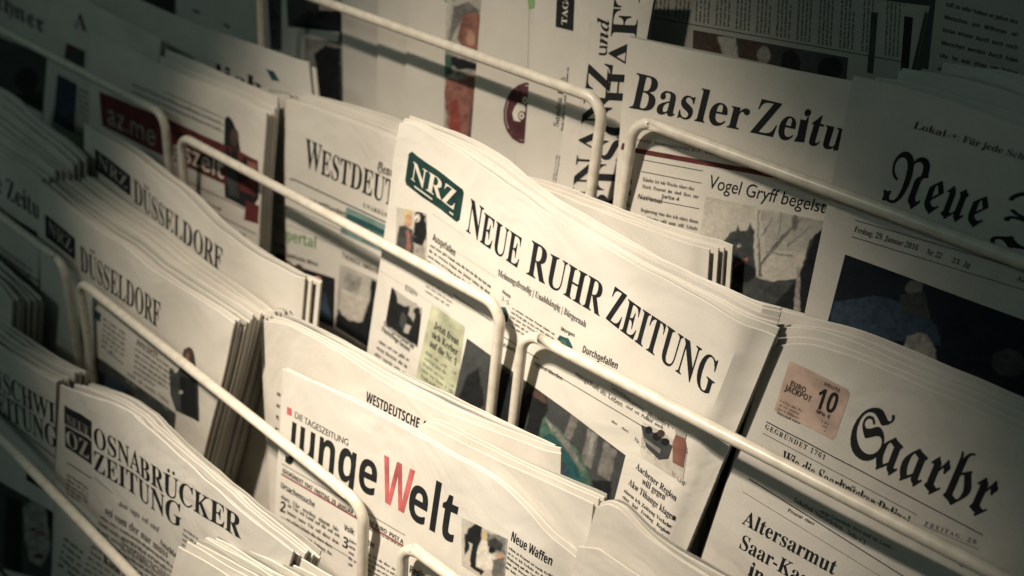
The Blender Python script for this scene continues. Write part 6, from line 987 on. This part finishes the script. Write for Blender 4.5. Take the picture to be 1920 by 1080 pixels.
BT(pg, (1480, 948), (1530, 975), (1476, 960), 1, seed=105, col='text'); BT(pg, (1580, 900), (1700, 966), (1578, 908), 1, seed=106, col='grey'); T(pg, 'Angeli', 'B', (1772, 1042), (1834, 1068), 22, col='dim', name='headline')
# ---------------------------------------------------------------- third row
p = stack('zeit', .430, [(-120, 205), (0, 285), (40, 310), (76, 336)], (-110, 500), (70, 620), 'C', 8, 'the far left middle stack', seed=28, amp=.0015, th=.0056, paper=1, back=[(-40, 146), (30, 186), (62, 216), (100, 250), (160, 301)])
pg = p[0]
T(pg, 'e Zeitu', 'B', (-6, 358), (76, 414), 40, 38, name='masthead')
L(pg, (-20, 378), (70, 440), 2, 'dim'); PH(pg, [('blue', [(20, 405), (70, 435), (70, 448), (20, 418)])]); 
BT(pg, (-10, 450), (60, 500), (-10, 530), 7, seed=80, col='dim'); BT(pg, (48, 505), (74, 520), (46, 580), 6, seed=81, col='black'); PH(pg, [('black', [(88, 600), (116, 615), (112, 680), (90, 665)]), ('dim', [(92, 610), (104, 618), (102, 650), (92, 640)])])
PH(pg, [('black', [(10, 560), (50, 560), (60, 610), (20, 620)]), ('dim', [(20, 570), (40, 566), (44, 600)])])  # black patch painted in for the shaded gap at the fold
p = stack('dus_rear', .484, [(160, 234), (200, 259), (240, 284), (290, 320), (337, 353), (400, 419), (477, 480), (566, 524)], (158, 330), (560, 600), 'C', 3, 'the half hidden stack behind the thickest stack', seed=29, amp=.0018, th=.005, rroll=(.010, .004), drift=(.005, -.002))
pg = p[0]
Q(pg, [(178, 278), (245, 330), (245, 368), (180, 318)], 'black', 'logo_box'); T(pg, 'NRZ', 'B', (185, 312), (240, 356), 24, 24, col='stone', name='logo_box', layer=3)
T(pg, 'Düsseldorf', 'B', (252, 378), (416, 510), 44, 47, small=.92, name='masthead')
p = stack('dus', .428, [(75, 343), (110, 375), (150, 407), (197, 442), (230, 460), (273, 496), (330, 533), (397, 577), (440, 606)], (76, 500), (380, 860), 'C', 11, 'the thickest stack with a small boxed logo', seed=30, amp=.0014, th=.0049, back=[(168, 330), (240, 385), (320, 437), (400, 497), (470, 548), (523, 587)], paper=0)
pg = p[0]
Q(pg, [(85, 401), (141, 447), (141, 488), (86, 444)], 'black', 'logo_box'); T(pg, 'NRZ', 'B', (92, 437), (136, 474), 25, 26, col='stone', name='logo_box', layer=3)
T(pg, 'Düsseldorf', 'B', (152, 506), (300, 617), 46, 53, small=.93, name='masthead')
PH(pg, [('teal', [(178, 580), (190, 588), (188, 604), (177, 596)]), ('teal', [(238, 620), (248, 626), (246, 662), (234, 652)])]); BT(pg, (194, 590), (236, 620), (190, 650), 6, seed=82, col='grey'); BT(pg, (256, 636), (330, 690), (250, 700), 6, seed=83, col='grey', br=(312, 740)); T(pg, 'Rote Karte', 'S', (258, 643), (296, 668), 8, col='wine', name='headline')
L(pg, (200, 658), (232, 684), 2); L(pg, (162, 610), (172, 616), 3, 'teal')
PH(pg, [('dim', [(168, 660), (200, 680), (330, 775), (320, 900), (160, 800)]), ('black', [(180, 690), (230, 720), (290, 780), (290, 850), (170, 790)]), ('blue', [(200, 700), (240, 726), (230, 750), (195, 730)])])
PH(pg, [('dim', [(318, 690), (330, 700), (338, 690), (345, 655), (355, 650), (364, 662), (368, 690), (372, 720), (374, 790), (330, 770), (320, 740)]), ('brown', ell(355, 662, 8, 11)), ('black', [(338, 705), (366, 712), (372, 790), (340, 772)]), ('fog', ell(340, 735, 4, 4)), ('flesh', ell(353, 668, 4, 7))])
BT(pg, (240, 690), (318, 745), (236, 718), 2, seed=84, col='mid')
p = stack('waz', .449, [(464, 599), (500, 602), (540, 610), (640, 665), (727, 719), (800, 756), (850, 779), (960, 822), (1043, 856)], (480, 900), (1040, 980), 'C', 6, 'the blank topped stack with bold sans headline', seed=31, amp=.0016, th=.0045, lroll=(.020, .013), back=[(470, 590), (520, 586), (640, 640), (760, 700), (900, 770), (1040, 836)], paper=0, rroll=(.01, .003))
pg = p[0]
T(pg, 'WESTDEUTSCHE', 'S', (686, 752), (785, 803), 19, 19, name='masthead'); T(pg, 'ALLGEMEINE', 'S', (790, 805), (880, 851), 19, name='masthead')
for i in range(4): T(pg, ('a', 'w', 't', 'r')[i], 'S', (519 - i, 740 + i * 22), (526 - i, 744 + i * 22), 8, name='text_column')
T(pg, 'militärisch', 'B', (470, 1035), (640, 1110), 50, 48, name='headline'); 
p = stack('junge', .426, [(530, 692), (560, 703), (600, 720), (640, 740), (683, 763), (773, 813), (857, 860), (910, 888), (950, 918), (983, 950), (1030, 1003), (1085, 1068)], (515, 970), (1070, 1200), 'C', 2, 'the stack with one red letter in its title', seed=32, amp=.0016, th=.0040, jit=.6, paper=2, rroll=(.03, .006))
pg = p[0]
Q(pg, [(539, 762), (547, 766), (547, 780), (538, 776)], 'red'); T(pg, 'DIE TAGESZEITUNG', 'R', (553, 783), (653, 836), 12, 12, col='text', name='tagline')
T(pg, 'ȷunge', 'S', (537, 842), (703, 932), 74, 82, name='masthead'); T(pg, 'W', 'S', (712, 936), (768, 968), 84, 86, col='red', name='masthead'); T(pg, 'elt', 'S', (764, 968), (849, 1018), 86, 90, name='masthead')
L(pg, (529, 870), (760, 1004), 1.2); L(pg, (528, 890), (760, 1027), 3.2, 'rust', 'red_rule'); T(pg, 'GEGRÜNDET 1947  FREITAG, 29. JANUAR 2016  1,50 EURO  PVST A', 'S', (530, 885), (756, 1020), 8, name='text_column')
T(pg, 'Ursachensuche', 'S', (527, 914), (590, 952), 11, name='headline'); T(pg, '2', 'S', (525, 958), (535, 962), 20, name='headline'); BT(pg, (528, 920), (636, 984), (527, 936), 1, seed=85); BT(pg, (540, 938), (638, 996), (537, 990), 4, seed=86, br=(632, 1050)); L(pg, (526, 968), (660, 1048), 1.2)
T(pg, 'Volk:', 'S', (645, 993), (665, 1004), 11, name='headline'); T(pg, '3', 'S', (642, 1024), (652, 1030), 20, name='headline'); BT(pg, (655, 1005), (670, 1014), (653, 1060), 5, seed=87)
T(pg, 'rtee', 'S', (687, 1020), (702, 1028), 11, name='headline'); BT(pg, (690, 1032), (752, 1068), (688, 1070), 4, seed=88, col='black'); T(pg, 'Regio', 'S', (768, 1073), (796, 1088), 14, name='headline')
BT(pg, (690, 985), (760, 1024), (690, 992), 1, seed=102, col='text'); T(pg, 'Neue Waffen', 'S', (958, 1013), (1034, 1060), 18, 17, name='headline'); BT(pg, (955, 1020), (1042, 1076), (948, 1066), 5, seed=89, br=(1034, 1120), xh=.5, col='black', pitch=.46)
PH(pg, [('cloud', [(866, 970), (952, 1010), (945, 1110), (866, 1060)]), ('mid', [(910, 996), (950, 1008), (948, 1042), (912, 1030)]), ('dim', [(905, 1000), (920, 1002), (916, 1012), (930, 1008), (945, 1022), (940, 1034), (918, 1024), (908, 1018)]), ('black', [(878, 990), (890, 984), (900, 978), (906, 990), (904, 1010), (896, 1030), (894, 1062), (910, 1070), (905, 1078), (882, 1062), (886, 1020), (874, 1010)]), ('skin', ell(897, 976, 5, 7)), ('cream', [(890, 970), (897, 968), (905, 972), (902, 976), (892, 974)]), ('black', [(872, 1000), (880, 1005), (880, 1030), (872, 1040)]),
        ('cream', [(896, 1030), (906, 1010), (914, 1012), (918, 1030), (930, 1045), (926, 1068), (898, 1062)]), ('hair', ell(910, 1004, 6, 8)), ('black', ell(924, 1030, 7, 6)), ('skin', ell(938, 1042, 6, 6)), ('grey', [(926, 1048), (948, 1044), (946, 1090), (924, 1080)]), ('brown', ell(930, 1018, 5, 5))])
p = stack('junge_rear', .4345, [(776, 806), (796, 796), (850, 824), (900, 848), (1000, 892), (1090, 934), (1112, 946)], (772, 1000), (1100, 1050), 'C', 3, 'the blank stack just behind the red letter title', seed=38, amp=.0012, th=.0040, jit=.8, drift=(.0015, .0012), paper=0)
p = stack('roll', .432, [(1117, 952), (1140, 944), (1162, 954), (1207, 1003), (1280, 1056), (1370, 1110)], (1080, 1090), (1340, 1300), 'C', 3, 'the blank curled stack at bottom centre right', seed=33, amp=.0016, th=.0045, paper=0, drift=(-.001, -.002))
p = stack('roll_low', .424, [(1083, 1026), (1120, 1030), (1180, 1070), (1260, 1120)], (1060, 1130), (1240, 1250), 'C', 1, 'low blank page edge peeking up at the bottom beneath the curled stack', seed=34, amp=.0006, th=.003, sections=2)
# ---------------------------------------------------------------- lowest row
p = stack('small', .384, [(-120, 440), (0, 536), (24, 566)], (-120, 600), (20, 660), 'D', 6, 'the small far left stack ending in shade', seed=39, drop=.25, amp=.001, th=.0052, back=[(-60, 440), (0, 492), (76, 556)], paper=1)
p = stack('schwi', .352, [(-60, 612), (0, 655), (50, 684), (106, 716)], (-60, 800), (104, 1000), 'D', 6, 'the lower left stack cut off at the edge', seed=35, drop=.25, amp=.0014, th=.0055, paper=1, drift=(0, .0006))
pg = p[0]
T(pg, 'BRAUNSCHWI', 'B', (-85, 684), (104, 795), 38, 38, name='masthead'); T(pg, 'ZEITUNG', 'B', (-22, 762), (108, 842), 40, 40, name='masthead')
L(pg, (-20, 760), (105, 860), 3, 'dim'); PH(pg, [('black', [(50, 880), (108, 915), (107, 935), (50, 900)])])
PH(pg, [('dim', [(-20, 890), (100, 960), (96, 1090), (-20, 1060)]), ('stone', [(48, 955), (66, 935), (90, 945), (98, 975), (94, 1030), (80, 1062), (60, 1050), (50, 1010)]), ('black', [(14, 930), (45, 940), (44, 1080), (10, 1060)]), ('flesh', ell(78, 1000, 10, 5)), ('black', ell(66, 992, 5, 3)), ('wine', ell(76, 1042, 9, 4)), ('black', [(88, 945), (100, 960), (99, 1050), (94, 1010)])])
p = stack('osna', .346, [(112, 722), (160, 741), (200, 754), (240, 772), (293, 811), (330, 848), (367, 882), (400, 912), (467, 976), (543, 1038)], (102, 1060), (520, 1120), 'D', 5, 'the lower left stack with a black square logo', seed=36, drop=.25, amp=.0022, th=.0054, back=[(166, 722), (233, 742), (307, 797), (380, 864), (440, 914), (500, 968), (592, 1046)], paper=1)
pg = p[0]
Q(pg, [(121, 759), (172, 790), (172, 824), (121, 794)], 'black', 'logo_box'); Q(pg, [(122, 797), (172, 827), (172, 872), (123, 838)], 'black', 'logo_box')
T(pg, 'NEUE', 'B', (126, 794), (168, 820), 18, 19, col='stone', name='logo_box', layer=3); T(pg, 'OZ', 'B', (126, 834), (168, 862), 30, 32, col='fog', name='logo_box', layer=3)
T(pg, 'OSNABRÜCKER', 'B', (177, 836), (452, 1010), 37, 42, name='masthead'); T(pg, 'ZEITUNG', 'B', (177, 880), (340, 990), 37, 42, name='masthead')
L(pg, (126, 868), (172, 898), 2.4, 'dim'); L(pg, (178, 896), (212, 926), 1.6, 'dim'); BT(pg, (126, 884), (166, 912), (124, 925), 5, seed=90, col='dim'); BT(pg, (198, 945), (330, 1040), (196, 965), 1, seed=91, col='dim', xh=.7); T(pg, 'Anschlag', 'B', (300, 1020), (336, 1050), 12, name='headline', col='text')
BT(pg, (190, 960), (320, 1050), (150, 1090), 12, seed=92, col='grey', br=(280, 1180)); BT(pg, (122, 1000), (160, 1030), (108, 1060), 5, seed=93, col='black'); BT(pg, (225, 935), (300, 985), (222, 950), 1, seed=97, col='grey', xh=.6); BT(pg, (345, 985), (420, 1035), (335, 1060), 8, seed=98, col='grey'); T(pg, 'Köln', 'B', (195, 1055), (225, 1078), 18, name='headline'); BT(pg, (232, 990), (340, 1066), (225, 1040), 5, seed=94, col='grey')
p = stack('fan', .326, [(333, 1026), (400, 1064), (460, 1099), (540, 1148)], (318, 1090), (520, 1210), 'D', 8, 'the fanned blank stack along the bottom edge', seed=37, drop=.25, amp=.0010, th=.0042, drift=(.0058, .0040), sections=2, paper=0, jit=.45)

for o in list(COL.objects):
    if '_o' in o.keys(): del o['_o']
